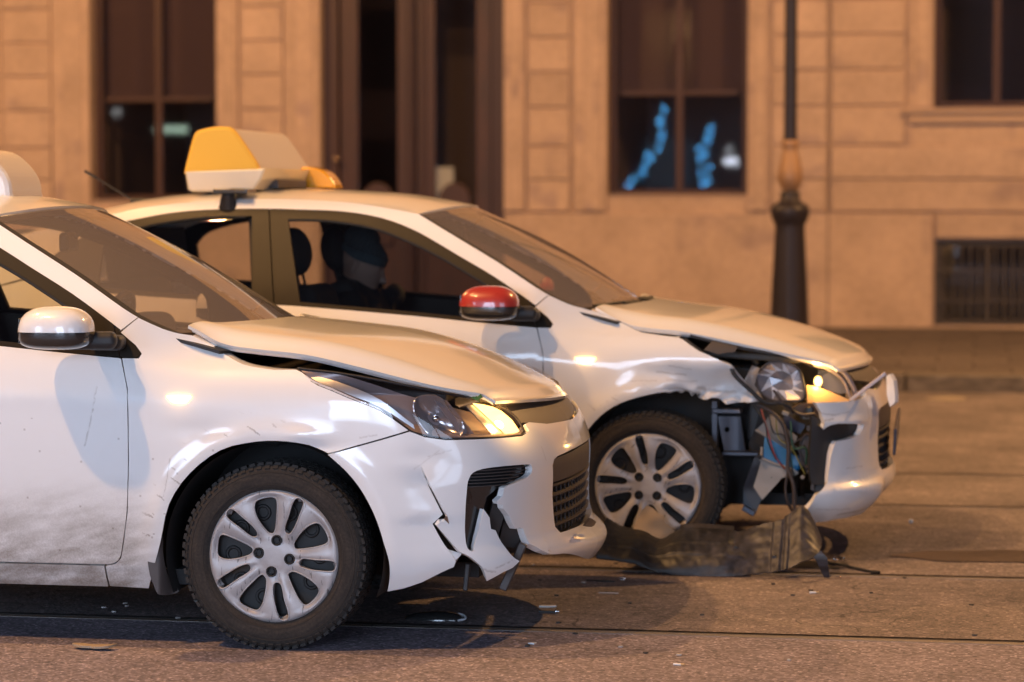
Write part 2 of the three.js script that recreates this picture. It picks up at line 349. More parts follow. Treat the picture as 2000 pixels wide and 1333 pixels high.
    add(w, 'room', merge([bx(x1 - x0, y1 - y0, .03, (x0 + x1) / 2, (y0 + y1) / 2, -3.6), bx(.03, y1 - y0, 3.2, x0 - .016, (y0 + y1) / 2, -2.0), bx(.03, y1 - y0, 3.2, x1 + .016, (y0 + y1) / 2, -2.0), bx(x1 - x0 + .1, .03, 3.2, (x0 + x1) / 2, y0 - .016, -2.0), bx(x1 - x0 + .1, .03, 3.2, (x0 + x1) / 2, y1 + .016, -2.0)]), roomWall);
    if (room) add(w, 'blind', bx(x1 - x0 - .1, y1 - room, .01, (x0 + x1) / 2, (y1 + room) / 2, -.36), blind);
    return w;
  }
  windowAt(-7.5, -6.04, 1.46, 5, [-6.77], [2.6], 2.62, 0);
  windowAt(-1.71, -.2, 1.52, 5, [-.95], [2.63], 2.65, 0);
  windowAt(1.75, 3.3, 2.44, 5, [2.40], [], 0, .6);
  windowAt(-10.9, -9.4, 1.5, 5, [-10.15], [2.6], 2.62, 0);
  // double door: two leaves with long panes and a round-topped carved panel each
  const D = add(B, 'door', null);
  add(D, 'door_frame', merge([bx(.16, 4.9, .14, -4.79, 2.58, -.2), bx(.16, 4.9, .14, -2.91, 2.58, -.2), bx(2.04, .14, .12, -3.85, 4.95, -.2)]), darkWood);
  for (const s of [-1, 1]) {
    const cx = -3.85 + s * .43;
    add(D, 'door_leaf', extrude(rect(cx - .41, cx + .41, .14, 4.86), .06, .006, [rect(cx - .22, cx + .25 - (s > 0 ? 0 : .02), 1.30, 4.6).reverse()]).translate(0, 0, -.25), darkWood);
    add(D, 'pane', bx(.5, 3.32, .006, cx + .01, 2.95, -.22), paneGlass);
    const arc = []; for (let i = 0; i <= 16; i++) { const a = Math.PI * i / 16; arc.push([cx + .01 + .165 * Math.cos(a), 1.47 + .19 * Math.sin(a)]); }
    add(D, 'carved_panel', extrude([[cx - .155, 1.0], [cx + .175, 1.0], ...arc], .05, .012).translate(0, 0, -.2), darkWood);
    add(D, 'door_bead', merge([bx(.03, 4.6, .03, cx - s * .37, 2.5, -.17), bx(.03, 4.6, .03, cx - s * .33, 2.5, -.172)]), darkWood);
  }
  add(D, 'door_handle', merge([new THREE.SphereGeometry(.035, 12, 10).translate(-4.72, 1.93, -.08), rod([-4.72, 1.93, -.2], [-4.72, 1.93, -.08], .012)]), new THREE.MeshStandardMaterial({ color: lin(.5, .36, .25), metalness: .9, roughness: .35 }));
  add(D, 'room', merge([bx(2.2, 5.2, .03, -3.85, 2.5, -4.6), bx(.03, 5, 4.2, -4.9, 2.5, -2.5), bx(.03, 5, 4.2, -2.8, 2.5, -2.5), bx(2.2, .03, 4.2, -3.85, 5.02, -2.5), bx(2.2, .03, 4.2, -3.85, .08, -2.5)]), roomWall);
  const notice = add(D, 'paper_notice', bx(.22, .36, .004, -3.55, 1.66, -.245), new THREE.MeshStandardMaterial({ color: lin(.55, .55, .52), roughness: .9 }));
  notice.castShadow = true;
  // basement window: iron bars over dark panes
  const W = add(B, 'basement_window', null), barIron = new THREE.MeshStandardMaterial({ color: lin(.10, .085, .08), roughness: .7 });
  add(W, 'frame', merge([bx(1.43, .07, .1, 2.485, 1.025, -.1), bx(1.43, .06, .1, 2.485, .19, -.1), bx(.07, .76, .1, 1.805, .605, -.1), bx(.06, .76, .1, 2.32, .605, -.1), bx(.07, .76, .1, 2.86, .605, -.1)]), lintelMetal);
  for (let i = 0; i < 12; i++) add(W, 'bar', rod([1.88 + i * .088, .2, .0], [1.88 + i * .088, 1.0, .0], .009, .009, 8), barIron);
  for (const y of [.42, .74]) add(W, 'cross_bar', bx(1.4, .02, .012, 2.485, y, .012), lintelMetal);
  add(W, 'pane', bx(1.35, .8, .006, 2.485, .6, -.14), paneGlass);
  add(W, 'room', merge([bx(1.5, 1, .03, 2.485, .6, -2.6), bx(1.5, .03, 2.3, 2.485, .12, -1.5), bx(1.5, .03, 2.3, 2.485, 1.08, -1.5), bx(.03, 1, 2.3, 1.75, .6, -1.5), bx(.03, 1, 2.3, 3.22, .6, -1.5)]), roomWall);
  add(B, 'expansion_joint', bx(.012, 5.3, .010, .66, 2.5, .060), new THREE.MeshStandardMaterial({ color: lin(.22, .16, .13), roughness: .95 }));
}
// ---------- cast-iron lamp post
{
  const t = thing('lamp_post', 'black cast iron lamp post with a gilded bulb on its fluted base', 'lamp post'); t.position.set(.74, .13, -12.3);
  const iron = new THREE.MeshStandardMaterial({ color: lin(.028, .022, .026), roughness: .45, metalness: .3, bumpMap: stoneMap, bumpScale: .002 });
  const gilt = new THREE.MeshStandardMaterial({ color: lin(.34, .20, .11), roughness: .5, metalness: .3 });
  const turn = (p, n = 32) => new THREE.LatheGeometry(p.map(q => new THREE.Vector2(q[0], q[1] - .13)), n);
  const base = turn([[.30, .13], [.30, .2], [.24, .24], [.19, .3], [.168, .36], [.158, .45], [.148, .7], [.135, .95], [.122, 1.2], [.118, 1.26], [.126, 1.29], [.145, 1.32], [.158, 1.37], [.156, 1.41], [.135, 1.44], [.1, 1.455], [.078, 1.48], [.08, 1.53], [.07, 1.545]], 40);
  warp(base, v => { const r = Math.hypot(v.x, v.z), a = Math.atan2(v.z, v.x); if (v.y > .25 && v.y < 1.12) { const k = 1 - .05 * Math.max(0, Math.cos(a * 10)); v.x *= k; v.z *= k; } });
  add(t, 'base', base, iron);
  add(t, 'bulb', turn([[.05, 1.545], [.075, 1.57], [.095, 1.62], [.103, 1.66], [.095, 1.72], [.078, 1.80], [.062, 1.86], [.058, 1.89], [.07, 1.905], [.072, 1.945], [.055, 1.955]]), gilt);
  add(t, 'pole', turn([[.054, 1.95], [.057, 1.97], [.052, 2.0], [.045, 5.6], [.0, 5.62]], 20), iron);
  add(t, 'lantern_arm', merge([tube([[0, 5.3, 0], [0, 5.7, .2], [0, 5.8, .7], [0, 5.7, 1.0]], .03, 20), rbx(.3, .1, .5, .04, 0, 5.66, 1.15)]), iron);
}
// ---------- the cars: front axle at x = 0, the side towards the camera at z > 0
const doorW = curve([.17, .22, .27, .4, .55, .7, .82, .9, .97, 1.03, 1.1, 1.2, 1.35, 1.42, 1.46, 1.49, 1.51], [.78, .815, .838, .858, .866, .870, .868, .856, .835, .812, .783, .737, .665, .628, .592, .53, .42]);
const fendW = curve([.17, .22, .27, .4, .55, .7, .8, .86, .91, .95, 1.0, 1.07, 1.2], [.78, .815, .838, .858, .866, .870, .867, .853, .825, .785, .745, .71, .65]);
const noseX = curve([.17, .22, .27, .31, .36, .45, .57, .63, .69, .74, .80, .87, .95], [.79, .86, .905, .912, .893, .89, .895, .885, .86, .825, .77, .70, .60]);
const planX = [.2, .35, .47, .57, .66, .735, .795, .84, .87, .888, .893], planZ = [.868, .864, .852, .825, .78, .71, .61, .48, .33, .16, 0], planS = [.2];
for (let i = 1; i < planX.length; i++) planS.push(planS[i - 1] + Math.hypot(planX[i] - planX[i - 1], planZ[i] - planZ[i - 1]));
const SC = planS[planS.length - 1], planXs = curve(planS, planX), planZs = curve(planS, planZ);
// body skin: s runs along the flank (s = x), round the corner and across the nose (SC = middle)
function skin(s, y) {
  let sg = 1; if (s > SC) { s = 2 * SC - s; sg = -1; }
  const xp = s <= .2 ? s : planXs(s), zp = s <= .2 ? .868 : planZs(s), f = sm(-.55, -.2, xp);
  const w = mix(doorW(y), fendW(y), f), x = xp <= .2 ? xp : .2 + (xp - .2) * (noseX(y) - .2) / .693;
  let z = zp * w / .868; if (xp < -1.8) z *= 1 - .07 * sm(-1.8, -3.6, xp);
  for (const ax of [0, -2.6]) z += .010 * Math.exp(-(((Math.hypot(xp - ax, y - .305) - .40) / .045) ** 2)) * sm(.2, .35, y) * (zp / .868);
  z += .003 * Math.exp(-(((y - .80 + .03 * xp) / .035) ** 2)) * sm(.1, -.6, xp) * (y < .95 ? 1 : 0);
  return V(x, y, sg * z);
}
const normalOf = (map, s, y, e = 2e-3) => map(s + e, y).sub(map(s - e, y)).cross(map(s, y + e).sub(map(s, y - e))).normalize();
// paint, with the grime that lies on it (grain and scuffs traced along the sills and arches)
function paintMap(seed, dirty, marks = []) {
  return texture(2048, 528, (u, v, i, j) => {
    const s = u * 6.6 - 3.5, y = v * 1.7;
    const low = sm(.60, .22, y + .14 * fbm(s * 2.2, y * 3, seed, 4)) * sm(-.36, -.52, s), arch = Math.exp(-(((Math.hypot(s, y - .305) - .405) / .045) ** 2)) * (y > .25 ? 1 : 0) * sm(.12, -.05, s);
    const g = hash(i + seed * 13, j), streak = fbm(s * 7 + y * 9, y * 26 - s * 8, seed + 3, 3), speck = hash((i >> 1) + seed, j >> 1), scuff = fbm(s * 26 + y * 14, y * 60 + s * 30, seed + 8, 3);
    let d = dirty * low * (.22 + .5 * clamp(.5 + streak * 1.5) + .25 * (g - .5)) + dirty * arch * (.10 * clamp(.6 + streak) + (scuff > .30 ? .5 : 0));
    if (speck > .9985 && y < .75 && s < .3) d += .3 * dirty;
    for (const [a, b, c, e, w, k] of marks) {
      if (s < Math.min(a, c) - .03 || s > Math.max(a, c) + .03 || y < Math.min(b, e) - .03 || y > Math.max(b, e) + .03) continue;
      const t = clamp(((s - a) * (c - a) + (y - b) * (e - b)) / ((c - a) ** 2 + (e - b) ** 2)), wob = .004 * noise.noise(t * 5 + a * 30, b * 20, seed);
      const dist = Math.hypot(s - mix(a, c, t) + wob, y - mix(b, e, t) + wob); const ww = Math.max(.0035, w * 1.6); if (dist < ww) d = Math.max(d, .6 * k * (1 - dist / ww) * (.7 + .3 * hash(i, j)));
    }
    d = clamp(d, 0, .85);
    return [mix(236, 112, d), mix(235, 101, d), mix(233, 90, d)];
  });
}
const paintOf = map => new THREE.MeshPhysicalMaterial({ map, color: lin(.94, .94, .95), roughness: .42, clearcoat: 1, clearcoatRoughness: .10, ior: 1.5 });
const gloss = new THREE.MeshPhysicalMaterial({ color: lin(.022, .021, .021), roughness: .22, clearcoat: .6, clearcoatRoughness: .08 });
const pillarFilm = new THREE.MeshPhysicalMaterial({ color: lin(.020, .016, .012), roughness: .38, specularIntensity: .28 });
const blackPlastic = new THREE.MeshStandardMaterial({ color: lin(.02, .019, .02), roughness: .55 });
const greyPlastic = new THREE.MeshStandardMaterial({ color: lin(.055, .045, .043), roughness: .5 });
const linerBlack = new THREE.MeshStandardMaterial({ color: lin(.026, .025, .026), roughness: .8 }); // black polypropylene and underseal
const engineGrey = new THREE.MeshStandardMaterial({ color: lin(.06, .058, .06), roughness: .6, metalness: .2 });
const rubber = new THREE.MeshStandardMaterial({ color: lin(.02, .02, .02), roughness: .8 });
const carGlass = new THREE.MeshPhysicalMaterial({ color: lin(.80, .80, .78), roughness: .0, transmission: 1, thickness: 0, ior: 1.5 });
const screenGlass = new THREE.MeshPhysicalMaterial({ color: lin(.66, .57, .50), roughness: .03, transmission: .78, thickness: 0, ior: 1.52 });
const lensGlass = new THREE.MeshPhysicalMaterial({ color: lin(.86, .84, .84), roughness: .02, transmission: 1, thickness: 0, ior: 1.5 });
const chrome = new THREE.MeshStandardMaterial({ color: lin(.8, .8, .82), metalness: 1, roughness: .12 });
const satin = new THREE.MeshStandardMaterial({ color: lin(.62, .63, .66), metalness: .85, roughness: .3 });
const lampInside = new THREE.MeshStandardMaterial({ color: lin(.30, .25, .255), roughness: .3, metalness: .2 });
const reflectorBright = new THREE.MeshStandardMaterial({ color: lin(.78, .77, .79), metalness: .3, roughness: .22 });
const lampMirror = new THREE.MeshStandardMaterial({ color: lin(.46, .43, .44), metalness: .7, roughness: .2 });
const amberLit = new THREE.MeshStandardMaterial({ color: lin(.8, .4, .1), emissive: lin(1, .56, .16), emissiveIntensity: 5, roughness: .3 });
const amberBulb = new THREE.MeshStandardMaterial({ color: lin(.8, .4, .1), emissive: lin(1, .62, .2), emissiveIntensity: 4.5, roughness: .3 });
const seatCloth = new THREE.MeshStandardMaterial({ color: lin(.03, .029, .03), roughness: .9 });
const trimGrey = new THREE.MeshStandardMaterial({ color: lin(.05, .045, .042), roughness: .75 });
const headliner = new THREE.MeshStandardMaterial({ color: lin(.30, .27, .24), roughness: .95 });

const brushed = texture(512, 512, (u, v, i, j) => { const n = fbm(u * 12, v * 12, 3, 4), sc = fbm(u * 60, v * 9, 6, 3), k = 178 + 20 * n - (sc > .28 ? 60 : 0) + 10 * (hash(i, j) - .5); return [k, k * .98, k * .97]; });
const coverSilver = new THREE.MeshPhysicalMaterial({ map: brushed, color: lin(.84, .84, .87), metalness: .2, roughness: .42, clearcoat: .12, clearcoatRoughness: .3 });
const tyreDust = texture(512, 512, (u, v, i, j) => { const n = fbm(u * 60, v * 30, 8, 4), m = fbm(u * 8, v * 22, 3, 3), d = clamp(.40 + .5 * n + .5 * m + .25 * (hash(i, j) - .5)); return [mix(44, 120, d), mix(41, 104, d), mix(40, 90, d)]; });
const tyreRubber = new THREE.MeshStandardMaterial({ map: tyreDust, color: lin(.40, .39, .39), roughness: .88 });
const treadRubber = new THREE.MeshStandardMaterial({ color: lin(.024, .022, .021), roughness: .85 });
const steelDark = new THREE.MeshStandardMaterial({ color: lin(.02, .019, .019), roughness: .6, metalness: .3 });

const polar = (r, a) => [r * Math.cos(a), r * Math.sin(a)];
const circle = (r, n, cx = 0, cy = 0) => Array.from({ length: n }, (_, i) => { const [x, y] = polar(r, i / n * 2 * Math.PI); return [cx + x, cy + y]; });
const spin = (p, a) => p.map(([x, y]) => [x * Math.cos(a) - y * Math.sin(a), x * Math.sin(a) + y * Math.cos(a)]);
const wheelGeo = (() => {
  const R = .308, prof = [[.196, .05], [.204, .072], [.210, .080], [.222, .084], [.228, .094], [.240, .0985], [.255, .1005], [.268, .0985], [.281, .094], [.290, .089], [.298, .081], [.303, .070], [.304, .05], [.304, 0], [.304, -.05], [.303, -.07], [.298, -.081], [.281, -.094], [.255, -.1], [.228, -.094], [.204, -.072]];
  const tyre = new THREE.LatheGeometry(prof.map(p => new THREE.Vector2(p[0], p[1])).reverse(), 96); tyre.rotateX(Math.PI / 2);
  { const u = tyre.attributes.uv; for (let i = 0; i < u.count; i++) u.setX(i, u.getX(i) * 3); }
  const lugs = [];
  for (let i = 0; i < 66; i++) {
    const a = i / 66 * 2 * Math.PI;
    for (const [z, w, d, tw, off] of [[.071, .030, .020, .25, 0], [.035, .034, .022, -.35, .4], [0, .03, .021, .3, .8], [-.035, .034, .022, -.35, .4], [-.071, .03, .02, .25, 0]]) {
      const g = bx(.009, d * .95, w); g.translate(R - .0045, 0, 0); const q = bx(.006, d, w * .8); void q;
      g.rotateX(tw * .5); g.rotateZ(a + off * 2 * Math.PI / 66); g.translate(0, 0, z); lugs.push(g);
    }
    for (const s of [1, -1]) { const g = bx(.020, .016, .006); g.rotateY(s * .75); g.translate(.2935, 0, s * .0865); g.rotateZ(a + .015); lugs.push(g); }
  }
  const ridge = []; for (const r of [.2355, .2745]) { const g = new THREE.TorusGeometry(r, .0017, 6, 96); g.translate(0, 0, r < .25 ? .0965 : .0965); ridge.push(g); }
  // hub cap: a dished disc with five wide and five narrow openings and four bolt holes
  const dish = curve([0, .03, .06, .10, .15, .19, .210, .2196], [.080, .080, .078, .086, .0935, .0935, .089, .078]);
  const near72 = (a, o) => { let d = (a - o) / (2 * Math.PI / 5); d -= Math.round(d); return d * 72; };
  const cap = (s, t) => { const r = Math.hypot(s, t), a = Math.atan2(t, s), band = sm(.055, .10, r) * sm(.212, .185, r); return V(s, t, dish(r) - band * (.019 * Math.exp(-((near72(a, 1.70) / 15) ** 2)) + .008 * Math.exp(-((near72(a, 1.12) / 6) ** 2)))); };
  const wide = spline([[-.064, .164], [-.058, .180], [-.034, .190], [-.004, .194], [.011, .186], [.014, .162], [.010, .12], [.003, .082], [-.006, .072], [-.024, .078], [-.047, .110], [-.061, .142]], 4, true);
  const slot = [[.073, .189], [.087, .193], [.103, .180], [.089, .132], [.070, .091], [.055, .073], [.043, .073], [.035, .086], [.051, .134]];
  const holes = [];
  for (let k = 0; k < 5; k++) holes.push(spin(wide, k * 2 * Math.PI / 5), spin(slot, k * 2 * Math.PI / 5));
  const bolts = [80, 170, 260, 350].map(d => polar(.052, d * Math.PI / 180));
  for (const [x, y] of bolts) holes.push(circle(.0155, 16, x, y));
  const cover = panel(circle(.2196, 80), cap, { holes, L: .012, rim: .024, uv: (s, t) => [s * 2 + .5, t * 2 + .5] });
  const bead = holes.slice(0, 10).map(h => { const c = new THREE.CatmullRomCurve3(h.map(p => { const v = cap(...p); v.z -= .0005; return v; }), true); return new THREE.TubeGeometry(c, 44, .0028, 5, true); });
  const nut = merge([new THREE.CylinderGeometry(.0085, .0085, .018, 6).rotateX(Math.PI / 2).translate(0, 0, .066), new THREE.TorusGeometry(.0155, .0032, 6, 18).translate(0, 0, .079)]);
  const disc = merge([new THREE.CylinderGeometry(.2, .2, .02, 40).rotateX(Math.PI / 2).translate(0, 0, .035), new THREE.CylinderGeometry(.205, .205, .10, 48, 1, true).rotateX(Math.PI / 2).translate(0, 0, .03), new THREE.CylinderGeometry(.06, .075, .03, 24).rotateX(Math.PI / 2).translate(0, 0, .055), ...Array.from({ length: 10 }, (_, i) => { const [x, y] = polar(.145, i * Math.PI / 5); return new THREE.TorusGeometry(.022, .006, 6, 14).translate(x, y, .046); })]);
  return { tyre, tread: merge(lugs), ridge: merge(ridge), cover, bead: merge(bead), nut, bolts, disc };
})();
function wheel(parent, x, z, turn, side = 1) {
  const w = add(parent, 'wheel', null); w.position.set(x, .308, z); w.rotation.y = side > 0 ? 0 : Math.PI;
  const r = (o) => { o.rotation.z = turn; return o; };
  add(w, 'tyre', wheelGeo.tyre, tyreRubber); add(w, 'tread', wheelGeo.tread, treadRubber); add(w, 'sidewall_ridge', wheelGeo.ridge, tyreRubber);
  r(add(w, 'wheel_cover', wheelGeo.cover, coverSilver)); r(add(w, 'cover_edging', wheelGeo.bead, coverSilver)); add(w, 'rim', wheelGeo.disc, steelDark);
  for (const [bxx, byy] of wheelGeo.bolts) { const p = new THREE.Vector2(bxx, byy).rotateAround(new THREE.Vector2(), turn); const n = add(w, 'wheel_nut', wheelGeo.nut, steelDark); n.position.set(p.x, p.y, 0); }
  return w;
}
// shared outlines (x, y) in metres
const frameTop = [[-2.66, 1.19], [-2.56, 1.275], [-2.405, 1.353], [-2.261, 1.388], [-2.095, 1.416], [-1.909, 1.429], [-1.693, 1.431], [-1.57, 1.428], [-1.37, 1.420], [-1.201, 1.393], [-1.065, 1.346], [-.962, 1.295], [-.86, 1.239], [-.705, 1.155], [-.557, 1.062], [-.480, 1.008], [-.453, .977], [-.449, .962], [-.460, .951]];
const beltLow = [[-.518, .953], [-.741, .969], [-.999, .992], [-1.325, 1.017], [-1.621, 1.037], [-1.9, 1.052], [-2.2, 1.068], [-2.45, 1.085], [-2.58, 1.11]];
const aPillarUp = [[-1.046, 1.409], [-.9, 1.327], [-.697, 1.214], [-.529, 1.112], [-.473, 1.080]];
const railLine = along([[-2.85, 1.30], [-2.42, 1.398], [-2.2, 1.442], [-1.9, 1.466], [-1.635, 1.471], [-1.313, 1.452], [-1.046, 1.409]]);
const crestLine = along([[-2.85, 1.35], [-2.39, 1.47], [-2.06, 1.504], [-1.685, 1.515], [-1.31, 1.497], [-1.03, 1.442], [-.92, 1.415]]);
const rearArch = Array.from({ length: 15 }, (_, i) => { const a = Math.PI * (1.08 - 1.16 * i / 14); return [-2.6 + .385 * Math.cos(a), .30 + .385 * Math.sin(a)]; });
const shift = (p, dx, dy = 0) => p.map(q => [q[0] + dx, q[1] + dy]);
const flipS = p => p.map(([s, y]) => [2 * SC - s, y]).reverse();

function buildCar(spec) {
  const car = thing(spec.name, spec.label, 'car', 'white taxis after the crash');
  const paint = paintOf(paintMap(spec.seed, spec.dirt, spec.marks));
  const both = (name, g, m, data) => { const a = add(car, name, g, m, data); add(car, name, mirrored(g), m); return a; };
  // --- doors, sills, quarters
  const doorFront = [[-.512, .946], [-.485, .849], [-.482, .783], [-.482, .615], [-.490, .446], [-.507, .344], [-.520, .292], [-.540, .274], [-.565, .268]];
  const gapX = -1.6225;
  both('front_door', panel([...spline(doorFront, 3), [-1.575, .268], [-1.60, .28], [gapX + .002, .33], [gapX + .002, 1.032], ...spline([[-1.621, 1.034], [-1.325, 1.014], [-.999, .989], [-.741, .966], [-.518, .948]], 3).slice(1)], skin, { L: .05 }), paint);
  both('rear_door', panel([[gapX - .003, 1.034], [gapX - .003, .33], [-1.65, .28], [-1.68, .268], [-2.10, .268], [-2.16, .30], [-2.20, .42], [-2.30, .60], [-2.42, .74], [-2.47, .90], [-2.46, 1.082], ...spline([[-2.45, 1.082], [-2.2, 1.065], [-1.9, 1.049], [-1.63, 1.034]], 3)], skin, { L: .06 }), paint);
  both('rocker_sill', panel([[-2.19, .19], [-.577, .188], [-.577, .262], [-2.15, .262]], skin, { L: .05 }), paint);
  both('quarter_panel', panel([[-2.165, .262], [-2.19, .19], ...rearArch, [-2.985, .20], [-3.28, .26], [-3.36, .5], [-3.36, .95], [-3.0, 1.06], [-2.68, 1.14], [-2.59, 1.108], [-2.463, 1.086], [-2.474, .90], [-2.424, .74], [-2.304, .60], [-2.205, .42]], skin, { L: .06 }), paint);
  both('door_handle', merge([rbx(.19, .028, .02, .009, -1.42, .86, .885), rbx(.19, .028, .02, .009, -2.28, .885, .874)]), paint);
  // --- roof side: A pillar, cantrail, C pillar in body colour
  const top = []; for (let x = -2.85; x < -1.05; x += .06) top.push([x, railLine(x)]);
  both('roof_side', panel([...spline(frameTop.slice(0, 16), 3).reverse().slice(1), [-2.69, 1.16], [-2.70, 1.145], [-3.0, 1.065], [-3.12, 1.05], ...top, ...spline(aPillarUp, 3), [-.526, 1.036]].filter((p, i, a) => !i || Math.hypot(p[0] - a[i - 1][0], p[1] - a[i - 1][1]) > .004), skin, { L: .05 }), paint);
  // --- roof
  const roof = (u, v) => { const x0 = mix(-2.85, -1.046, u), b = 2 * v - 1, x = x0 + .10 * sm(.7, 1, u) * (1 - b * b), r = skin(x0, railLine(x0)); return V(x, mix(r.y, crestLine(x0), 1 - Math.abs(b) ** 2.4), -r.z * b); };
  add(car, 'roof', grid(roof, 40, 24, .012), paint);
  add(car, 'headliner', grid((u, v) => { const p = roof(u, .06 + .88 * v); p.y -= .035; return p; }, 20, 10), headliner);
  // --- black window frames and side glass
  const bGapTop = -1.691, frontGlass = spline([[-1.604, 1.388], [-1.431, 1.384], [-1.23, 1.353], [-1.06, 1.293], [-.924, 1.230], [-.788, 1.156], [-.712, 1.112]], 4);
  const fg = [...frontGlass, [-.700, 1.09], [-.700, .985], [-.80, .989], [-1.065, 1.012], [-1.326, 1.032], [-1.512, 1.046]];
  const rearGlass = [...spline([[-2.40, 1.27], [-2.341, 1.322], [-2.214, 1.362], [-2.028, 1.391], [-1.904, 1.399], [-1.762, 1.401]], 4), [-1.717, 1.061], [-2.0, 1.074], [-2.40, 1.10]];
  const splineTop = spline(frameTop, 4), iB = splineTop.findIndex(p => p[0] > bGapTop), iF = splineTop.findIndex(p => p[0] > -.548);
  both('front_window_frame', panel([[-.548, 1.045], [-.518, .953], ...spline(beltLow.slice(0, 5), 3).slice(1), [-1.6205, 1.045], [bGapTop + .0025, 1.430], ...splineTop.slice(iB, iF)], (s, y) => skin(s, y), { holes: [fg], L: .06, rim: .02, off: -.002 }), pillarFilm);
  both('corner_trim', panel([[-.5145, .951], ...splineTop.slice(iF).reverse(), [-.544, 1.046]], skin, { L: .06, off: -.001 }), pillarFilm);
  both('rear_window_frame', panel([[bGapTop - .0025, 1.430], [-1.6255, 1.045], ...spline(beltLow.slice(4), 3), ...splineTop.slice(0, iB)], skin, { holes: [rearGlass], L: .06, rim: .02, off: -.002 }), pillarFilm);
  for (const [nm, o] of [['front_side_glass', fg], ['rear_side_glass', rearGlass]]) {
    const c = o.reduce((a, p) => [a[0] + p[0] / o.length, a[1] + p[1] / o.length], [0, 0]);
    both(nm, panel(o.map(p => [c[0] + (p[0] - c[0]) * 1.02, c[1] + (p[1] - c[1]) * 1.02]), skin, { L: .08, rim: 0, off: -.014 }), carGlass);
  }
  // rubber channel just inside the frame
  both('window_seal', merge([tube(frontGlass.map(p => skin(...p).add(V(0, -.006, -.008)).toArray()), .0065, 40, 6), tube(rearGlass.slice(0, 20).map(p => skin(...p).add(V(0, -.006, -.008)).toArray()), .0065, 30, 6)]), rubber);
  // --- windscreen, cowl, wipers
  const edgeU = along([[0, -1.046], [.3, -.86], [.6, -.67], [.85, -.49], [1, -.36]]), edgeY = along([[-1.046, 1.409], [-.9, 1.327], [-.697, 1.214], [-.529, 1.112], [-.473, 1.078], [-.36, 1.030]]);
  const screen = (u, v) => { const b = 2 * v - 1, x = edgeU(u), e = skin(x, edgeY(x)), cx = mix(-.946, -.20, u), cy = mix(1.442, 1.030, u) + .03 * Math.sin(Math.PI * clamp(u)), k = 1 - b * b; return V(mix(e.x, cx, k), mix(e.y, cy, k) - .004, -(e.z - .002) * b); };
  add(car, 'windscreen', grid(screen, 24, 24), screenGlass);
  add(car, 'windscreen_band', merge([grid((u, v) => screen(u * .045, v).add(V(-.002, -.003, 0)), 2, 24), grid((u, v) => screen(u, .0 + v * .02).add(V(-.001, .003, 0)), 20, 2), grid((u, v) => screen(u, .98 + v * .02).add(V(-.001, .003, 0)), 20, 2)]), linerBlack);
  add(car, 'cowl', grid((u, v) => { const p = screen(1, v); return V(p.x - .03 + .20 * u, p.y - .004 - .05 * u, p.z * (1 + .04 * u)); }, 4, 24, .01), blackPlastic);
  for (const [z0, z1] of [[.1, .62], [-.32, .02]]) add(car, 'wiper', merge([rod([-.155, 1.02, z0], [-.22, 1.034, (z0 + z1) / 2], .009, .007), tube([[-.185, 1.032, z0 - .04], [-.225, 1.036, (z0 + z1) / 2], [-.31, 1.030, z1]], .006, 16, 6)]), blackPlastic);
  // --- rear end
  add(car, 'rear_window', grid((u, v) => { const b = 2 * v - 1, z = mix(.60, .70, u); return V(mix(-2.84, -3.14, u) - .06 * (1 - b * b), mix(1.33, 1.06, u) + .02 * (1 - b * b), z * b); }, 8, 10), carGlass);
  add(car, 'boot_lid', grid((u, v) => { const b = 2 * v - 1, x = mix(-3.13, -3.44, sm(0, .5, u)) - .02 * (1 - b * b), y = u < .5 ? 1.065 - .06 * u : mix(1.035, .62, (u - .5) * 2); return V(x, y + .01 * (1 - b * b), .72 * b); }, 12, 12, .01), paint);
  add(car, 'rear_bumper', grid((u, v) => { const b = 2 * v - 1; return V(-3.30 - .18 * (1 - Math.abs(b) ** 4) - .03 * Math.sin(u * 3), mix(.63, .22, u), .79 * b); }, 10, 20, .01), paint);
  both('tail_light', panel([[-3.34, .72], [-3.15, .80], [-3.12, .96], [-3.34, .93]], skin, { off: .004, L: .08 }), new THREE.MeshPhysicalMaterial({ color: lin(.35, .01, .01), roughness: .1, clearcoat: 1 }));
  add(car, 'rear_panel', merge([bx(.03, .5, 1.5, -3.40, .75, 0)]), linerBlack);
  // --- hood
  const hoodEdge = along(spec.hoodEdge), hoodBase = along(spec.hoodBase), hoodZ = along([[-.32, .722], [-.12, .768], [.05, .797], [.2, .797], [.4, .772], [.55, .742], [.71, .675]]);
  const crown = curve([0, .02, .05, .09, .115, .14, .4, 1], [0, .014, .028, .041, .045, .0465, .053, .060]), swell = along([[0, .9], [.3, .97], [.5, 1], [.65, .9], [.83, .62], [.93, .35], [1, 0]]);
  const hood = (u, v) => {
    const b = 2 * v - 1, k = 1 - b * b, xe = mix(spec.hoodEdge[0][0], .705, u), x = mix(spec.hoodEdge[0][0] + .15 * k, .705 + .105 * k, u);
    let y = mix(hoodBase(xe), hoodEdge(xe), Math.abs(b) ** 10) + crown(clamp(1 - Math.abs(b))) * swell(clamp(u)) - .018 * sm(.94, 1, u) ** 2;
    y += spec.hoodBend ? spec.hoodBend(x, b) : 0;
    return V(x, y, -hoodZ(xe) * b);
  };
  const hd = add(car, 'hood', grid(hood, 60, 60, .010), paint);
  const skirt = (v0, sd) => grid((u, v) => { const p = hood(.01 + .98 * (sd > 0 ? u : 1 - u), v0); return V(p.x, p.y - .009 - .010 * v, p.z - sd * (.002 + .014 * v)); }, 50, 2);
  for (const [v0, sd] of [[0, 1], [1, -1]]) add(hd, 'hood_skirt', skirt(v0, sd), paint);
  // --- front fenders
  const fenderMap = spec.fenderMap || skin;
  const fender = panel(spec.fender, fenderMap, { L: .022, rim: .014 });
  add(car, 'fender', fender, paint);
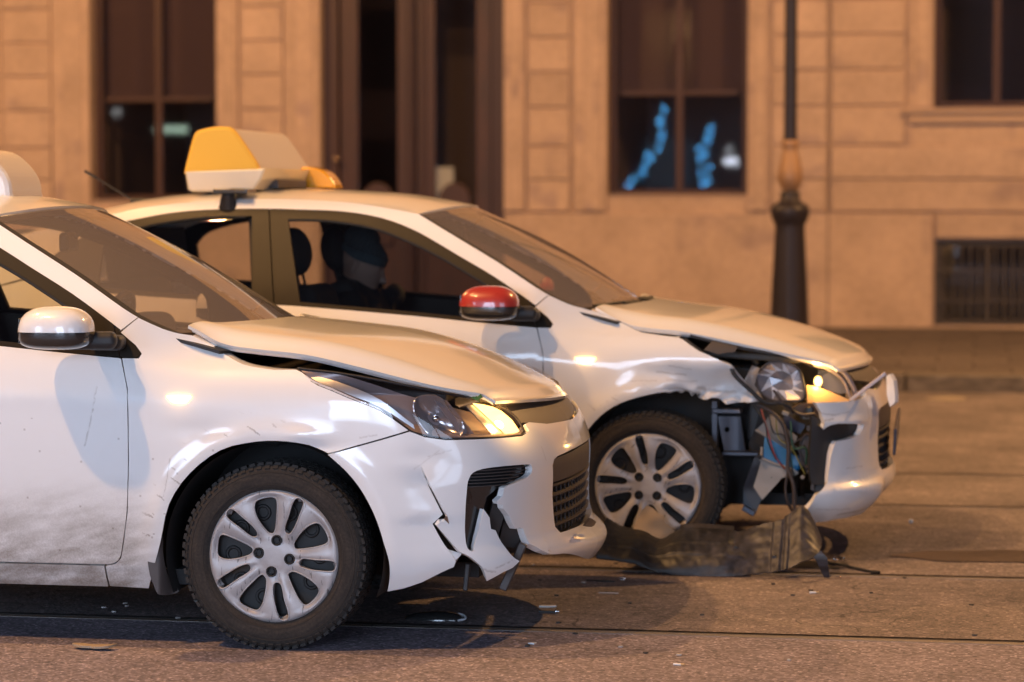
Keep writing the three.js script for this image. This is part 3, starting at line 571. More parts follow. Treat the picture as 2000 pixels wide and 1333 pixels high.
  add(car, 'fender', mirrored(panel(FENDER, skin, { L: .05 })), paint);
  // turned-in flange along the top of the fender
  const fl = along([[-.30, 1.018], [-.223, .985], [-.178, .96], [-.126, .936], [-.082, .924], [0, .914], [.075, .912]]);
  both('fender_flange', grid((u, v) => { const x = mix(-.30, .07, u), p = skin(x, fl(x) + .001); return V(p.x, p.y + .006 * Math.sin(v * 1.6) - .0035, p.z - .002 - .055 * v); }, 20, 4), paint);
  // --- bumper
  const bumper = add(car, 'bumper', panel(spec.bumper, spec.bumperMap || skin, { holes: spec.bumperHoles, L: .022, rim: .026 }), paint);
  bumper.userData.label = spec.bumperLabel;
  // --- wheels and wheel housings
  wheel(car, spec.wheelX, .755, spec.wheelTurn); wheel(car, spec.wheelX, -.755, 1.1, -1); wheel(car, -2.6, .755, .4); wheel(car, -2.6, -.755, .7, -1);
  for (const x of [0, -2.6]) for (const sd of [1, -1]) add(car, 'wheel_housing', (g => sd > 0 ? g : mirrored(g))(merge([grid((u, v) => { const a = mix(spec.linerGone && x === 0 && sd > 0 ? .46 : -.12, 1.12, u) * Math.PI; return V(x + .366 * Math.cos(a), .315 + .366 * Math.sin(a), mix(.835, .42, v)); }, 40, 3), new THREE.CircleGeometry(.366, 40, -.12 * Math.PI, 1.24 * Math.PI).translate(x, .315, .425)])), linerBlack);
  both('mudflap', panel(spline([[-.405, .205], [-.418, .24], [-.425, .30], [-.412, .345], [-.392, .365], [-.376, .363], [-.375, .30], [-.362, .22], [-.338, .178], [-.365, .168], [-.392, .178]], 3, true), (s, y) => { const p = skin(s, y); p.z = .845 - .06 * sm(-.39, -.34, s); return p; }, { L: .03, rim: .03 }), greyPlastic);
  // --- floor, firewall, engine bay
  add(car, 'underbody', merge([bx(2.0, .05, 1.5, -1.3, .22, 0), bx(.9, .05, 1.5, -3.1, .26, 0), bx(1.0, .05, .84, .1, .22, 0), bx(.9, .05, .84, -2.5, .24, 0)]), linerBlack);
  add(car, 'firewall', bx(.04, .72, 1.46, -.42, .60, 0), linerBlack); add(car, 'boot_wall', bx(.04, .6, 1.4, -3.2, .6, 0), linerBlack);
  add(car, 'engine', merge([rbx(.42, .36, .62, .03, .16, .60, -.05), rbx(.2, .3, .2, .02, .42, .62, .42), rbx(.2, .16, .3, .02, -.15, .72, .4), bx(.06, .5, 1.1, .64, .52, 0), rbx(.92, .03, 1.30, .01, .08, .845, 0, 0, 0, -.06), ...Array.from({ length: 5 }, (_, i) => tube([[-.1 + i * .1, .80, -.4 + i * .2], [.1 + i * .05, .84, -.2 + i * .15], [.35, .78, i * .1]], .016, 16, 6))]), engineGrey);
  // --- cabin
  add(car, 'dashboard', merge([rbx(.42, .22, 1.38, .07, -.62, .86, 0), rbx(.16, .12, .36, .05, -.82, .985, -.36), rbx(.36, .05, 1.34, .02, -.44, .965, 0), rbx(.2, .3, .28, .03, -.85, .68, 0)]), trimGrey);
  const sw = new THREE.TorusGeometry(.18, .016, 10, 36); sw.rotateY(Math.PI / 2); sw.rotateZ(-.42); sw.translate(-.96, .95, -.36);
  add(car, 'steering_wheel', merge([sw, rod([-.96, .95, -.36], [-.75, .86, -.36], .03), bx(.03, .32, .05, -.955, .95, -.36, 0, 0, -.42), rbx(.04, .1, .12, .015, -.955, .95, -.36, 0, 0, -.42)]), blackPlastic);
  add(car, 'rear_view_mirror', merge([rbx(.035, .07, .23, .015, -.985, 1.315, .0, 0, .18), rod([-.96, 1.33, 0], [-.90, 1.39, 0], .008)]), blackPlastic);
  for (const z of [.36, -.36]) {
    const s = add(car, 'front_seat', null);
    add(s, 'cushion', rbx(.52, .16, .50, .06, -1.20, .50, z, 0, 0, .1), seatCloth);
    add(s, 'backrest', rbx(.15, .62, .47, .06, -1.52, .80, z, 0, 0, .24), seatCloth);
    const h = new THREE.SphereGeometry(1, 24, 16); h.scale(.065, .105, .13); h.rotateZ(.15); h.translate(-1.645, 1.245, z);
    add(s, 'headrest', merge([h, rod([-1.6, 1.03, z - .05], [-1.635, 1.18, z - .05], .006), rod([-1.6, 1.03, z + .05], [-1.635, 1.18, z + .05], .006)]), seatCloth);
  }
  const rs = add(car, 'rear_seat', null);
  add(rs, 'cushion', rbx(.5, .18, 1.3, .06, -2.15, .52, 0), seatCloth);
  add(rs, 'backrest', rbx(.16, .62, 1.3, .06, -2.5, .80, 0, 0, 0, .3), seatCloth);
  for (const z of [.38, -.38]) add(rs, 'headrest', rbx(.10, .17, .24, .045, -2.62, 1.16, z, 0, 0, .2), seatCloth);
  both('door_card', panel([[-.6, .94], [-.6, .35], [-2.3, .35], [-2.4, 1.05], ...spline([[-2.2, 1.062], [-1.9, 1.046], [-1.325, 1.011], [-.741, .963]], 2)], (s, y) => { const p = skin(s, y); p.z -= .055; return p; }, { L: .3, rim: 0 }), trimGrey);
  both('pillar_trim', merge([grid((u, v) => { const x = mix(-1.60, -1.73, v), y = mix(1.05, 1.40, u), p = skin(x - .06 * u, y); p.z -= .05; return p; }, 6, 2), grid((u, v) => { const y = mix(1.08, 1.34, u), p = skin(mix(-2.44, -2.85, v) + .0 * u, y); p.z -= .05; return p; }, 6, 2)]), trimGrey);
  // --- mirror
  for (const sd of [1, -1]) {
    const m = add(car, 'wing_mirror', null); m.scale.z = sd;
    const shell = new THREE.SphereGeometry(1, 48, 32);
    warp(shell, v => { // domed cap above, shallow tray below
      const pw = (t, e) => Math.sign(t) * Math.abs(t) ** e;
      v.set(pw(v.x, .72) * (v.x < 0 ? .118 : .122), v.y > 0 ? v.y ** .86 * .082 : -((-v.y) ** .5) * .058, pw(v.z, .72) * .098);
    });
    const cap = shell.clone(); warp(cap, v => { if (v.y < .0) v.y = .0; });
    const low = shell.clone(); warp(low, v => { if (v.y > -.001) v.y = -.001; v.x *= 1.02; v.z *= 1.01; });
    cap.translate(-.682, 1.041, .985); low.translate(-.680, 1.041, .985);
    add(m, 'mirror_cap', cap, spec.mirrorPaint || paint); add(m, 'mirror_housing', low, gloss);
    add(m, 'mirror_arm', merge([rbx(.17, .056, .12, .024, -.585, 1.010, .925, 0, .30, 0), rbx(.12, .05, .08, .02, -.555, 1.0, .86)]), blackPlastic);
    add(m, 'mirror_glass', rbx(.004, .08, .12, .001, -.786, 1.045, .985), gloss);
  }
  // --- side repeater, lit
  const rp = spline([[-.346, .830], [-.268, .830], [-.274, .812], [-.288, .804], [-.326, .805], [-.340, .815]], 4, true);
  both('side_repeater', panel(rp, fenderMap, { L: .02, rim: .004, off: .006 }), amberBulb);
  for (const s of [1]) { const l = new THREE.PointLight(lin(1, .55, .16), .004, 0, 2); l.position.set(-.307, .818, s * .905); l.castShadow = true; car.add(l); }
  return { car, paint, both };
}
// ---------- outlines of the front panels (s, y)
const archFront = [[-.406, .26], [-.376, .348], [-.342, .476], [-.27, .578], [-.166, .655], [-.046, .685], [.057, .687], [.125, .675]];
const fenderBack = [[-.522, 1.031], [-.470, .991], [-.452, .970], [-.446, .962], [-.454, .947], [-.508, .948], [-.481, .849], [-.478, .783], [-.478, .615], [-.486, .446], [-.503, .344], [-.516, .290], [-.536, .270], [-.571, .262]];
const FENDER = [[-.571, .19], [-.439, .185], ...spline(archFront, 3), [.188, .650], [.475, .7265], ...spline([[.389, .798], [.272, .837], [.151, .877], [.096, .906], [.074, .915]], 3), [.062, .9155], ...spline([[.0, .914], [-.082, .924], [-.126, .936], [-.178, .96], [-.223, .985], [-.276, 1.008], [-.299, 1.02], [-.338, 1.026], [-.392, 1.042], [-.471, 1.078]], 2), ...fenderBack];
const HEADLIGHT = [...spline([[.483, .722], [.393, .790], [.274, .829], [.153, .869], [.099, .903], [.075, .922]], 3), ...spline([[.324, .899], [.547, .869], [.848, .813], [.895, .802], [.934, .783], [.962, .749], [.956, .703]], 3), [.922, .694], [.785, .696], [.682, .697], [.592, .698], [.527, .708]];
const lowGrille = [[1.11, .37], [1.087, .484], [1.082, .58], [1.10, .598], [1.144, .606], [1.3, .612], [1.516, .614], ...flipS([[1.11, .37], [1.087, .484], [1.082, .58], [1.10, .598], [1.144, .606], [1.3, .612]]), [1.516 + .37, .345], [1.516, .338], [1.147, .345]];
const leftFog = flipS([[.652, .335], [.700, .44], [.772, .503], [.807, .539], [.892, .555], [.924, .569], [.926, .589], [.896, .599], [.7, .598], [.662, .587], [.64, .544], [.635, .447], [.634, .359]]);
const leftEnd = [[1.9, .237], [2.2, .232], [2.645, .195], ...flipS([[.198, .646], [.291, .546], [.357, .414], [.380, .30]]), ...flipS([[.785, .692], [.682, .693], [.592, .694], [.525, .704], [.479, .722]])];
// left parting line, left headlight edge, under the upper grille, back to the right headlight
const noseTop = [...flipS([[.922, .690], [.959, .697], [.981, .703], [.985, .725], [1.02, .728], [1.161, .712]]).reverse(), [1.516, .700], [1.161, .712], [1.02, .728], [.985, .725], [.981, .703], [.959, .697], [.922, .690], [.785, .692], [.682, .693], [.592, .694], [.525, .704], [.479, .7225]];
const crackL = [[.594, .298], [.531, .420], [.566, .451], [.519, .539], [.503, .580], [.492, .617]];
const crackR = [[.505, .585], [.526, .541], [.575, .453], [.541, .421], [.581, .370], [.607, .332], [.636, .314], [.671, .283]];
const torn = [[.707, .239], [.754, .262], [.79, .272], [.818, .289], [.800, .297], [.785, .309], [.774, .328], [.768, .345], [.758, .366], [.746, .394], [.728, .400], [.723, .437], [.701, .466]];
const fogEdge = [...spline([[.701, .466], [.681, .396], [.655, .338], [.645, .333], [.637, .339], [.634, .359], [.635, .447], [.64, .544], [.648, .570], [.662, .587], [.700, .598], [.784, .602], [.896, .599], [.918, .596], [.926, .586], [.922, .569], [.892, .555], [.807, .539], [.781, .530]], 2), [.772, .503], [.751, .490], [.755, .480], [.774, .476], [.778, .463], [.790, .452], [.805, .436], [.820, .411], [.836, .391], [.858, .394], [.876, .388], [.885, .364], [.895, .336], [.915, .326], [.945, .309]];
const lipNear = [[1.001, .289], [1.06, .284], [1.12, .281], [1.2, .273], [1.3, .262], [1.4, .251], [1.516, .243]];
const NEAR_BUMPER = [...spline([[.192, .646], [.245, .600], [.291, .546], [.330, .480], [.357, .414], [.375, .34], [.384, .26], [.386, .195]], 4), [.44, .207], [.496, .226], [.589, .272], ...crackL, ...crackR, ...torn, ...fogEdge.slice(1), ...lipNear, ...leftEnd, ...noseTop];
const crackAt = along([[.29, .597], [.36, .566], [.42, .536], [.436, .553], [.452, .570], [.49, .549], [.54, .522], [.58, .504], [.62, .492]].map(([y, s]) => [y, s]));
function nearBumperMap(s, y) {
  const p = skin(s, y), n = normalOf(skin, s, y); let d = 0;
  if (y < .625 && s < 1.0) {
    const c = crackAt(y), k = sm(.622, .54, y);
    if (s < c + .001) d -= k * .020 * Math.exp(-(((c - s) / .085) ** 2)); else d += k * (.014 * Math.exp(-((s - c) / .10)) + .012 * sm(.35, .24, y));
  }
  d -= .005 * Math.exp(-(((s - .50) / .06) ** 2 + ((y - .64) / .03) ** 2));
  // the lip under the grille hangs loose
  d += .045 * Math.exp(-(((s - 1.75) / .46) ** 2)) * sm(.325, .285, y);
  p.addScaledVector(n, d); p.y -= .012 * Math.exp(-(((s - 1.65) / .35) ** 2)) * sm(.325, .28, y); return p;
}
function nearFenderMap(s, y) {
  const p = skin(s, y), n = normalOf(skin, s, y);
  let d = -.016 * Math.exp(-(((s - .165) / .075) ** 2 + ((y - .665) / .028) ** 2)) + .006 * Math.exp(-(((s - .10) / .05) ** 2 + ((y - .71) / .02) ** 2));
  d -= .004 * Math.exp(-(((s + .25) / .1) ** 2 + ((y - .72) / .03) ** 2));
  return p.addScaledVector(n, d);
}
// the other car: corner torn off, fender crumpled over the wheel
const farFenderTop = spline([[.409, .655], [.375, .687], [.345, .722], [.325, .752], [.312, .782], [.301, .802], [.257, .82], [.152, .86], [.084, .905], [.055, .912]], 2);
const FAR_FENDER = [[-.571, .19], [-.439, .185], ...spline([[-.406, .26], [-.376, .348], [-.352, .44], [-.294, .539], [-.218, .616], [-.124, .663], [-.012, .688], [.06, .689]], 3), [.085, .694], [.12, .684], [.155, .690], [.19, .676], [.23, .679], [.27, .664], [.305, .662], [.35, .650], ...farFenderTop, ...spline([[-.041, .925], [-.082, .930], [-.138, .950], [-.207, .983], [-.276, 1.008], [-.338, 1.026], [-.392, 1.042], [-.471, 1.078]], 2), ...fenderBack];
function farFenderMap(s, y) {
  const p = skin(s, y), n = normalOf(skin, s, y), r = sm(-.12, .16, s) * sm(.84, .72, y), e = sm(-.02, .12, s) * sm(.735, .69, y);
  const fold = Math.abs(noise.noise(s * 10 + 3, y * 17, 1.5)), fold2 = noise.noise(s * 6, y * 8 + s * 5, 4.2);
  let d = r * (-.050 + .050 * fold2) + e * (.055 * (fold * 2 - .35) - .03);
  d -= .03 * Math.exp(-(((s - .30) / .07) ** 2 + ((y - .73) / .045) ** 2)) + .010 * Math.exp(-(((s - .02) / .1) ** 2 + ((y - .77) / .03) ** 2));
  d += .008 * fbm(s * 7, y * 9, 3, 3) * sm(-.3, 0, s) * sm(.9, .75, y);
  p.addScaledVector(n, d); p.y += e * .012 * noise.noise(s * 30, 2, 7); return p;
}
const FAR_BUMPER = [[.634, .655], [.645, .63], [.652, .616], [.660, .581], [.654, .550], [.660, .545], [.667, .553], [.688, .563], [.724, .568], [.81, .562], [.899, .552], [.896, .533], [.866, .510], [.80, .500], [.727, .495], [.712, .478], [.70, .44], [.693, .396], [.683, .36], [.671, .332], [.643, .315], [.606, .292], [.595, .262], [.585, .237], [.60, .215], [.654, .186], [.797, .195], [1.1, .205], [1.516, .225], ...leftEnd, ...noseTop.slice(0, -5).map(([s, y]) => s < 1.2 ? [s, y - .034] : [s, y]), [.811, .652], [.70, .653]];
function farBumperMap(s, y) {
  const p = skin(s, y), n = normalOf(skin, s, y); let d = .010 * fbm(s * 5, y * 7, 6, 3) * sm(1.2, .7, s);
  d += .034 * sm(.332, .296, y) * sm(1.15, .95, s) + .012 * Math.exp(-(((y - .57) / .02) ** 2)) * sm(1.0, .8, s);
  return p.addScaledVector(n, d);
}

const near = buildCar({
  name: 'white_taxi', label: 'white sedan with a white mirror, cracked front bumper and whole headlight', seed: 5, dirt: 1,
  hoodEdge: [[-.318, 1.052], [-.27, 1.030], [-.215, 1.002], [-.16, .988], [-.07, .979], [.10, .963], [.257, .929], [.513, .865], [.705, .829]],
  hoodBend: (x, b) => -.015 * (b + 1) - .018 * (b + 1) * sm(.45, .8, x), hoodBase: [[-.318, 1.012], [-.07, .984], [.10, .962], [.257, .929], [.513, .865], [.705, .829]],
  marks: [[-.36, .50, -.34, .62, .0012, .7], [.30, .70, .36, .71, .001, .5], [-.63, .66, -.60, .78, .0012, .8], [-.60, .78, -.59, .85, .001, .6], [.52, .64, .60, .66, .0015, .35], [.47, .60, .56, .66, .002, .3], [.66, .28, .72, .262, .0015, .7], [.72, .275, .78, .29, .0012, .6], [1.02, .645, 1.03, .60, .001, .4]],
  fender: FENDER, fenderMap: nearFenderMap, bumper: NEAR_BUMPER, bumperHoles: [lowGrille, leftFog], bumperMap: nearBumperMap,
  bumperLabel: 'white bumper split by a zigzag crack with its lower corner torn away', wheelX: 0, wheelTurn: .0,
});
near.car.position.set(0, 0, 0);
const redPaint = new THREE.MeshPhysicalMaterial({ color: lin(.42, .035, .022), roughness: .35, clearcoat: 1, clearcoatRoughness: .05 });
const far = buildCar({
  hoodBase: [[-.285, .984], [-.125, .960], [.085, .934], [.418, .866], [.60, .824], [.705, .800]],
  marks: [[-.02, .775, .10, .765, .0018, .8], [.03, .80, .12, .785, .0014, .6], [-.14, .735, -.02, .74, .0016, .6], [.02, .745, .14, .74, .003, .4], [.15, .72, .22, .70, .006, .6], [.20, .70, .30, .69, .005, .6], [.64, .61, .72, .60, .0015, .7], [.70, .60, .80, .61, .0012, .6], [.66, .58, .70, .585, .003, .8], [.78, .38, .90, .38, .001, .6], [.62, .24, .80, .235, .0016, .5], [.75, .215, 1.0, .225, .004, .8], [.95, .61, .955, .57, .002, .8]],
  name: 'white_taxi', label: 'white taxi with a red mirror cap, crumpled fender and smashed open headlight', seed: 9, dirt: .35,
  hoodEdge: [[-.285, 1.028], [-.24, 1.004], [-.2, .983], [-.125, .956], [.085, .934], [.418, .866], [.60, .824], [.705, .800]],
  fender: FAR_FENDER, fenderMap: farFenderMap, bumper: FAR_BUMPER, bumperHoles: [lowGrille, leftFog], bumperMap: farBumperMap,
  bumperLabel: 'white bumper with its near corner torn off', wheelX: -.055, linerGone: true, wheelTurn: -.628, mirrorPaint: redPaint,
});
far.car.position.set(.991, 0, -2.323);

// ---------- lamps and grilles of the front
const inset = (out, k, off) => { const c = out.reduce((a, p) => [a[0] + p[0] / out.length, a[1] + p[1] / out.length], [0, 0]); return out.map(p => [c[0] + (p[0] - c[0]) * k + (off ? off[0] : 0), c[1] + (p[1] - c[1]) * k + (off ? off[1] : 0)]); };
const deep = d => (s, y) => { const p = skin(s, y); return p.addScaledVector(normalOf(skin, s, y, .01), -d); };
function headlight(car, lit) {
  const h = add(car, 'headlight', null);
  add(h, 'lens', panel(HEADLIGHT, skin, { L: .03, rim: 0, off: .001 }), lensGlass);
  add(h, 'lens_border', (() => { const loop = densify(HEADLIGHT, .02).map(p => skin(...p).addScaledVector(normalOf(skin, ...p), -.004)); return new THREE.TubeGeometry(new THREE.CatmullRomCurve3(loop, true), 160, .0045, 6, true); })(), blackPlastic);
  // bowl that the lamps sit in
  add(h, 'lamp_bowl', panel(HEADLIGHT, (s, y) => { const p = skin(s, y), q = sm(.0, .055, Math.min(y - .695, .90 - y + .02)), f = sm(.1, .34, s) * sm(.985, .90, s); const d = .006 + (.015 + .05 * f) * q; return p.addScaledVector(normalOf(skin, s, y, .01), -d); }, { L: .015, rim: 0 }), lampInside);
  // bright strip along the lower rear edge
  add(h, 'reflective_strip', panel([...spline([[.50, .730], [.40, .800], [.28, .839], [.16, .878], [.115, .903]], 3), ...spline([[.15, .900], [.24, .880], [.34, .852], [.42, .815], [.50, .745]], 3)], deep(.012), { L: .02, rim: .004 }), satin);
  // main lamp: a bright bowl behind the lens, with a small bulb
  const bowlAt = (s, y) => Math.max(0, 1 - ((s - .607) / .088) ** 2 - ((y - .772) / .078) ** 2);
  add(h, 'reflector', panel(spline([[.535, .735], [.528, .79], [.555, .832], [.61, .846], [.665, .832], [.688, .775], [.690, .722], [.62, .704], [.56, .708]], 4, true), (s, y) => deep(.014 + .060 * bowlAt(s, y) ** .8)(s, y), { L: .012, rim: .004 }), lampMirror);
  { const c = deep(.045)(.607, .772); add(h, 'bulb', new THREE.SphereGeometry(.012, 16, 12).translate(c.x, c.y, c.z), chrome); }
  add(h, 'baffle', panel([[.640, .845], [.700, .832], [.730, .70], [.665, .70]], deep(.030), { L: .02, rim: .004 }), lampInside);
  // indicator at the front end
  const ind = [[.800, .812], [.845, .806], [.895, .795], [.926, .780], [.948, .750], [.946, .708], [.905, .703], [.860, .704], [.835, .745]];
  add(h, 'indicator_reflector', panel(spline([[.765, .808], [.80, .815], [.860, .700], [.800, .700]], 1, true), deep(.022), { L: .02, rim: .004 }), satin);
  add(h, 'indicator', panel(ind, deep(.014), { L: .015, rim: .004 }), amberLit);
  const l = new THREE.PointLight(lin(1, .55, .16), lit, 0, 2), lp = skin(.89, .745).addScaledVector(normalOf(skin, .89, .745), .05); l.position.copy(lp); l.castShadow = true; car.add(l);
  return h;
}
headlight(near.car, .10);
function leftLamp(car) { const h = add(car, 'headlight', null); add(h, 'lens', mirrored(panel(HEADLIGHT, skin, { L: .05, rim: 0 })), lensGlass); add(h, 'lamp_bowl', mirrored(panel(HEADLIGHT, deep(.03), { L: .05, rim: 0 })), lampInside); add(h, 'indicator', mirrored(panel([[.800, .812], [.895, .795], [.948, .750], [.946, .708], [.860, .704]], deep(.014), { L: .03 })), amberLit); }
leftLamp(near.car); leftLamp(far.car);
function grilles(car, plate, tilt) {
  const up = [...[[.975, .800], [.99, .735], [1.02, .733], [1.161, .717], [1.516, .705]], ...flipS([[.975, .800], [.99, .735], [1.02, .733], [1.161, .717]]), [1.516, .800]];
  add(car, 'upper_grille', panel(up, deep(.012), { L: .04, rim: .02 }), greyPlastic);
  add(car, 'grille_bar', tube([.90, 1.0, 1.15, 1.3, 1.516, 1.73, 1.88, 2.03, 2.13].map(s => skin(s, .795).add(V(-.012, -.004, 0)).toArray()), .011, 40, 8), greyPlastic);
  const low = add(car, 'lower_grille', panel(lowGrille, deep(.075), { L: .06, rim: 0 }), linerBlack);
  for (let i = 0; i < 5; i++) add(low, 'slat', grid((u, v) => { const s = mix(1.088, 2 * SC - 1.088, u), y = .375 + i * .034; return deep(.004 + .03 * v)(s, y + .006 * v); }, 24, 2, .006), greyPlastic);
  for (let i = 0; i < 16; i++) { const s = mix(1.12, 2 * SC - 1.12, i / 15); add(low, 'upright', (() => { const a = deep(.02)(s, .352), b = deep(.02)(s, .53); return rod(a.toArray(), b.toArray(), .003, .003, 6); })(), greyPlastic); }
  add(low, 'grille_shutter', panel([[1.092, .52], [1.088, .600], [1.144, .600], [1.516, .608], ...flipS([[1.092, .52], [1.088, .600], [1.144, .600]])], deep(.006), { L: .05, rim: .03 }), greyPlastic);
  if (plate) { const p = add(car, 'licence_plate', rbx(.012, .112, .52, .004, 0, 0, 0), plate); p.position.set(.915, .475, -.02); p.rotation.set(tilt[0], 0, tilt[1]); }
  return low;
}
const plateBack = new THREE.MeshStandardMaterial({ color: lin(.05, .055, .08), roughness: .4 });
grilles(near.car, null); grilles(far.car, plateBack, [.10, -.05]);
{ // near car: dark fog recess behind the torn corner, with louvres, brackets and shards
  const c = near.car;
  const fog = add(c, 'fog_bezel', panel([[.628, .345], [.630, .60], [.70, .606], [.90, .606], [.935, .59], [.93, .56], [.80, .535], [.735, .50], [.715, .44], [.665, .335]], deep(.034), { L: .03, rim: .03 }), gloss);
  for (let i = 0; i < 6; i++) add(fog, 'louvre', grid((u, v) => deep(.008 + .024 * v)(mix(.648, .925 - i * .022, u), .594 - i * .0105 - .002 * v), 14, 1, .003), greyPlastic);
  add(fog, 'fog_lamp', new THREE.CylinderGeometry(.034, .034, .03, 24).rotateX(Math.PI / 2).translate(.605, .505, .745), lensGlass);
  add(c, 'inner_liner', merge([panel([[.44, .24], [.44, .6], [.9, .58], [1.05, .5], [1.0, .27], [.7, .25]], deep(.10), { L: .06, rim: 0 }), bx(.05, .3, .3, .66, .45, .35)]), linerBlack);
  const br = add(c, 'bumper_bracket', merge([bx(.05, .13, .012, .70, .42, .67, 0, .5, -.3), bx(.07, .09, .012, .74, .37, .61, 0, .6, -.2), bx(.02, .14, .012, .67, .36, .70, 0, .5, .1)]), blackPlastic); void br;
  add(c, 'broken_strut', (() => { const g = rbx(.028, .17, .02, .006); g.rotateZ(-.42); return g.translate(.752, .262, .62); })(), greyPlastic);
  add(c, 'broken_strut', (() => { const g = rbx(.016, .09, .012, .004); g.rotateZ(-.1); return g.translate(.612, .235, .70); })(), blackPlastic);
  add(c, 'grille_splinter', panel([[1.25, .36], [1.34, .375], [1.42, .352], [1.36, .345], [1.3, .352]], (s, y) => skin(s, y).add(V(.06, 0, 0)), { L: .02, rim: .01 }), greyPlastic);
  const leafG = panel([[-.02, 0], [-.006, .012], [0, .004], [.012, .014], [.018, .002], [.006, -.004], [.012, -.014], [-.004, -.008]], (s, t) => V(s, t, .004 * Math.sin(s * 200)), { L: .01, rim: .001 });
  const lf = thing('leaf', 'small green leaf caught at the front corner of the hood', 'leaf', null, leafG, new THREE.MeshStandardMaterial({ color: lin(.08, .16, .03), roughness: .7 }));
  lf.position.set(.648, .822, .70);
}
// ---------- the torn front corner of the far car
{
  const c = far.car;
  const beige = new THREE.MeshStandardMaterial({ color: lin(.30, .27, .24), roughness: .55 });
  const navy = new THREE.MeshStandardMaterial({ color: lin(.02, .022, .032), roughness: .5 });
  const bluePaint = new THREE.MeshStandardMaterial({ color: lin(.01, .13, .30), roughness: .45 });
  const apronMetal = new THREE.MeshStandardMaterial({ color: lin(.10, .105, .13), roughness: .45, metalness: .3 });
  const hoseBrown = new THREE.MeshStandardMaterial({ color: lin(.06, .042, .035), roughness: .6 });
  // bent sheet: outline in (x, y) at depth z, buckled a little
  const bent = (pts, z, k = .02, seed = 1, slope = 0) => panel(pts, (x, y) => V(x, y, z + k * noise.noise(x * 9 + seed, y * 9, seed * 3.1) + slope * (x - pts[0][0])), { L: .018, rim: .006 });
  add(c, 'apron', panel([[.20, .575], [.292, .572], [.312, .433], [.228, .428]], (x, y) => V(x, y, .55 + .012 * Math.sin(x * 40)), { holes: [circle(.011, 14, .238, .519)], L: .02, rim: .006 }), apronMetal);
  add(c, 'apron_ledge', merge([rbx(.15, .016, .12, .005, .30, .425, .56), rbx(.12, .02, .1, .006, .24, .60, .57), bx(.02, .2, .1, .19, .54, .54)]), apronMetal);
  add(c, 'crash_bracket', bent([[.368, .53], [.393, .554], [.425, .592], [.457, .576], [.486, .539], [.503, .47], [.491, .45], [.425, .494]], .66, .03, 2, -.15), beige);
  add(c, 'crash_bracket', bent([[.492, .537], [.536, .505], [.522, .47], [.508, .436], [.504, .472]], .68, .02, 3), beige);
  add(c, 'crash_bracket', bent([[.393, .413], [.452, .39], [.505, .374], [.539, .355], [.530, .345], [.476, .337], [.452, .308], [.396, .246], [.359, .298], [.375, .35]], .68, .03, 4, -.1), beige);
  add(c, 'bracket_edge', tube([[.393, .415, .688], [.452, .392, .685], [.505, .376, .68], [.540, .355, .675]], .006, 20, 6), beige); add(c, 'bracket_edge', tube([[.392, .46, .67], [.391, .43, .68], [.39, .405, .687]], .006, 10, 6), beige); add(c, 'bracket_edge', tube([[.366, .53, .672], [.425, .495, .668], [.491, .451, .655]], .005, 16, 6), beige);
  add(c, 'washer_tank', bent([[.400, .455], [.404, .505], [.457, .476], [.501, .444], [.546, .412], [.532, .361], [.49, .374], [.400, .404]], .672, .008, 5), bluePaint);
  add(c, 'washer_tank_neck', merge([rod([.522, .372, .66], [.556, .405, .64], .02, .014), rbx(.05, .045, .05, .012, .54, .40, .64, 0, 0, .6)]), bluePaint);
  add(c, 'wiring_box', bent([[.469, .604], [.522, .565], [.567, .548], [.545, .511], [.486, .530]], .60, .03, 6), new THREE.MeshStandardMaterial({ color: lin(.03, .035, .07), roughness: .5 }));
  add(c, 'bumper_strut', bent([[.362, .42], [.387, .4], [.355, .293], [.388, .244], [.363, .178], [.314, .21], [.312, .284]], .63, .02, 7), navy);
  add(c, 'strut_foot', rbx(.055, .022, .05, .004, .338, .196, .64, 0, 0, -.5), apronMetal);
  add(c, 'wiring_hose', tube([[.377, .64, .74], [.434, .611, .745], [.478, .565, .74], [.503, .476, .73], [.503, .378, .725], [.524, .314, .72], [.528, .20, .70]], .008, 60, 8), hoseBrown);
  add(c, 'wiring_hose', tube([[.50, .36, .70], [.49, .30, .69], [.498, .24, .68], [.515, .20, .66]], .006, 30, 6), hoseBrown);
  add(c, 'wiring_hose', tube([[.445, .70, .76], [.50, .63, .75], [.56, .60, .74], [.61, .60, .72], [.625, .55, .70]], .006, 40, 6), hoseBrown);
  add(c, 'wiring_hose', tube([[.55, .50, .71], [.51, .475, .70], [.47, .49, .69]], .004, 20, 6), hoseBrown);
  const wireColours = [lin(.02, .02, .02), lin(.30, .04, .03), lin(.03, .03, .03), lin(.25, .20, .04), lin(.05, .05, .06), lin(.03, .10, .05)];
  wireColours.forEach((col, i) => add(c, 'wire', tube([[.36 + .03 * i, .63 - .012 * i, .70], [.40 + .028 * i + rr(-.02, .02), .56 - .02 * i, .70 + rr(-.02, .03)], [.42 + .03 * i, .47 + rr(-.05, .05), .71], [.45 + .03 * i + rr(-.03, .03), .36 + rr(-.04, .06), .69]], .0032, 30, 6), new THREE.MeshStandardMaterial({ color: col, roughness: .5 })));
  for (let i = 0; i < 7; i++) add(c, 'clip', rbx(rr(.014, .03), rr(.012, .024), .014, .003, rr(.36, .60), rr(.34, .62), rr(.66, .71), 0, rr(-.5, .5), rr(-1, 1)), i % 3 ? blackPlastic : beige);
  add(c, 'torn_foam', warp(bx(.10, .05, .05, .60, .60, .62), v => { v.x += .03 * noise.noise(v.y * 40, v.z * 40, 2); v.y += .02 * noise.noise(v.x * 40, 1, 3); }), new THREE.MeshStandardMaterial({ color: lin(.20, .18, .16), roughness: .95 }));
  add(c, 'crash_beam', rbx(.06, .11, 1.16, .02, .70, .50, 0), apronMetal);
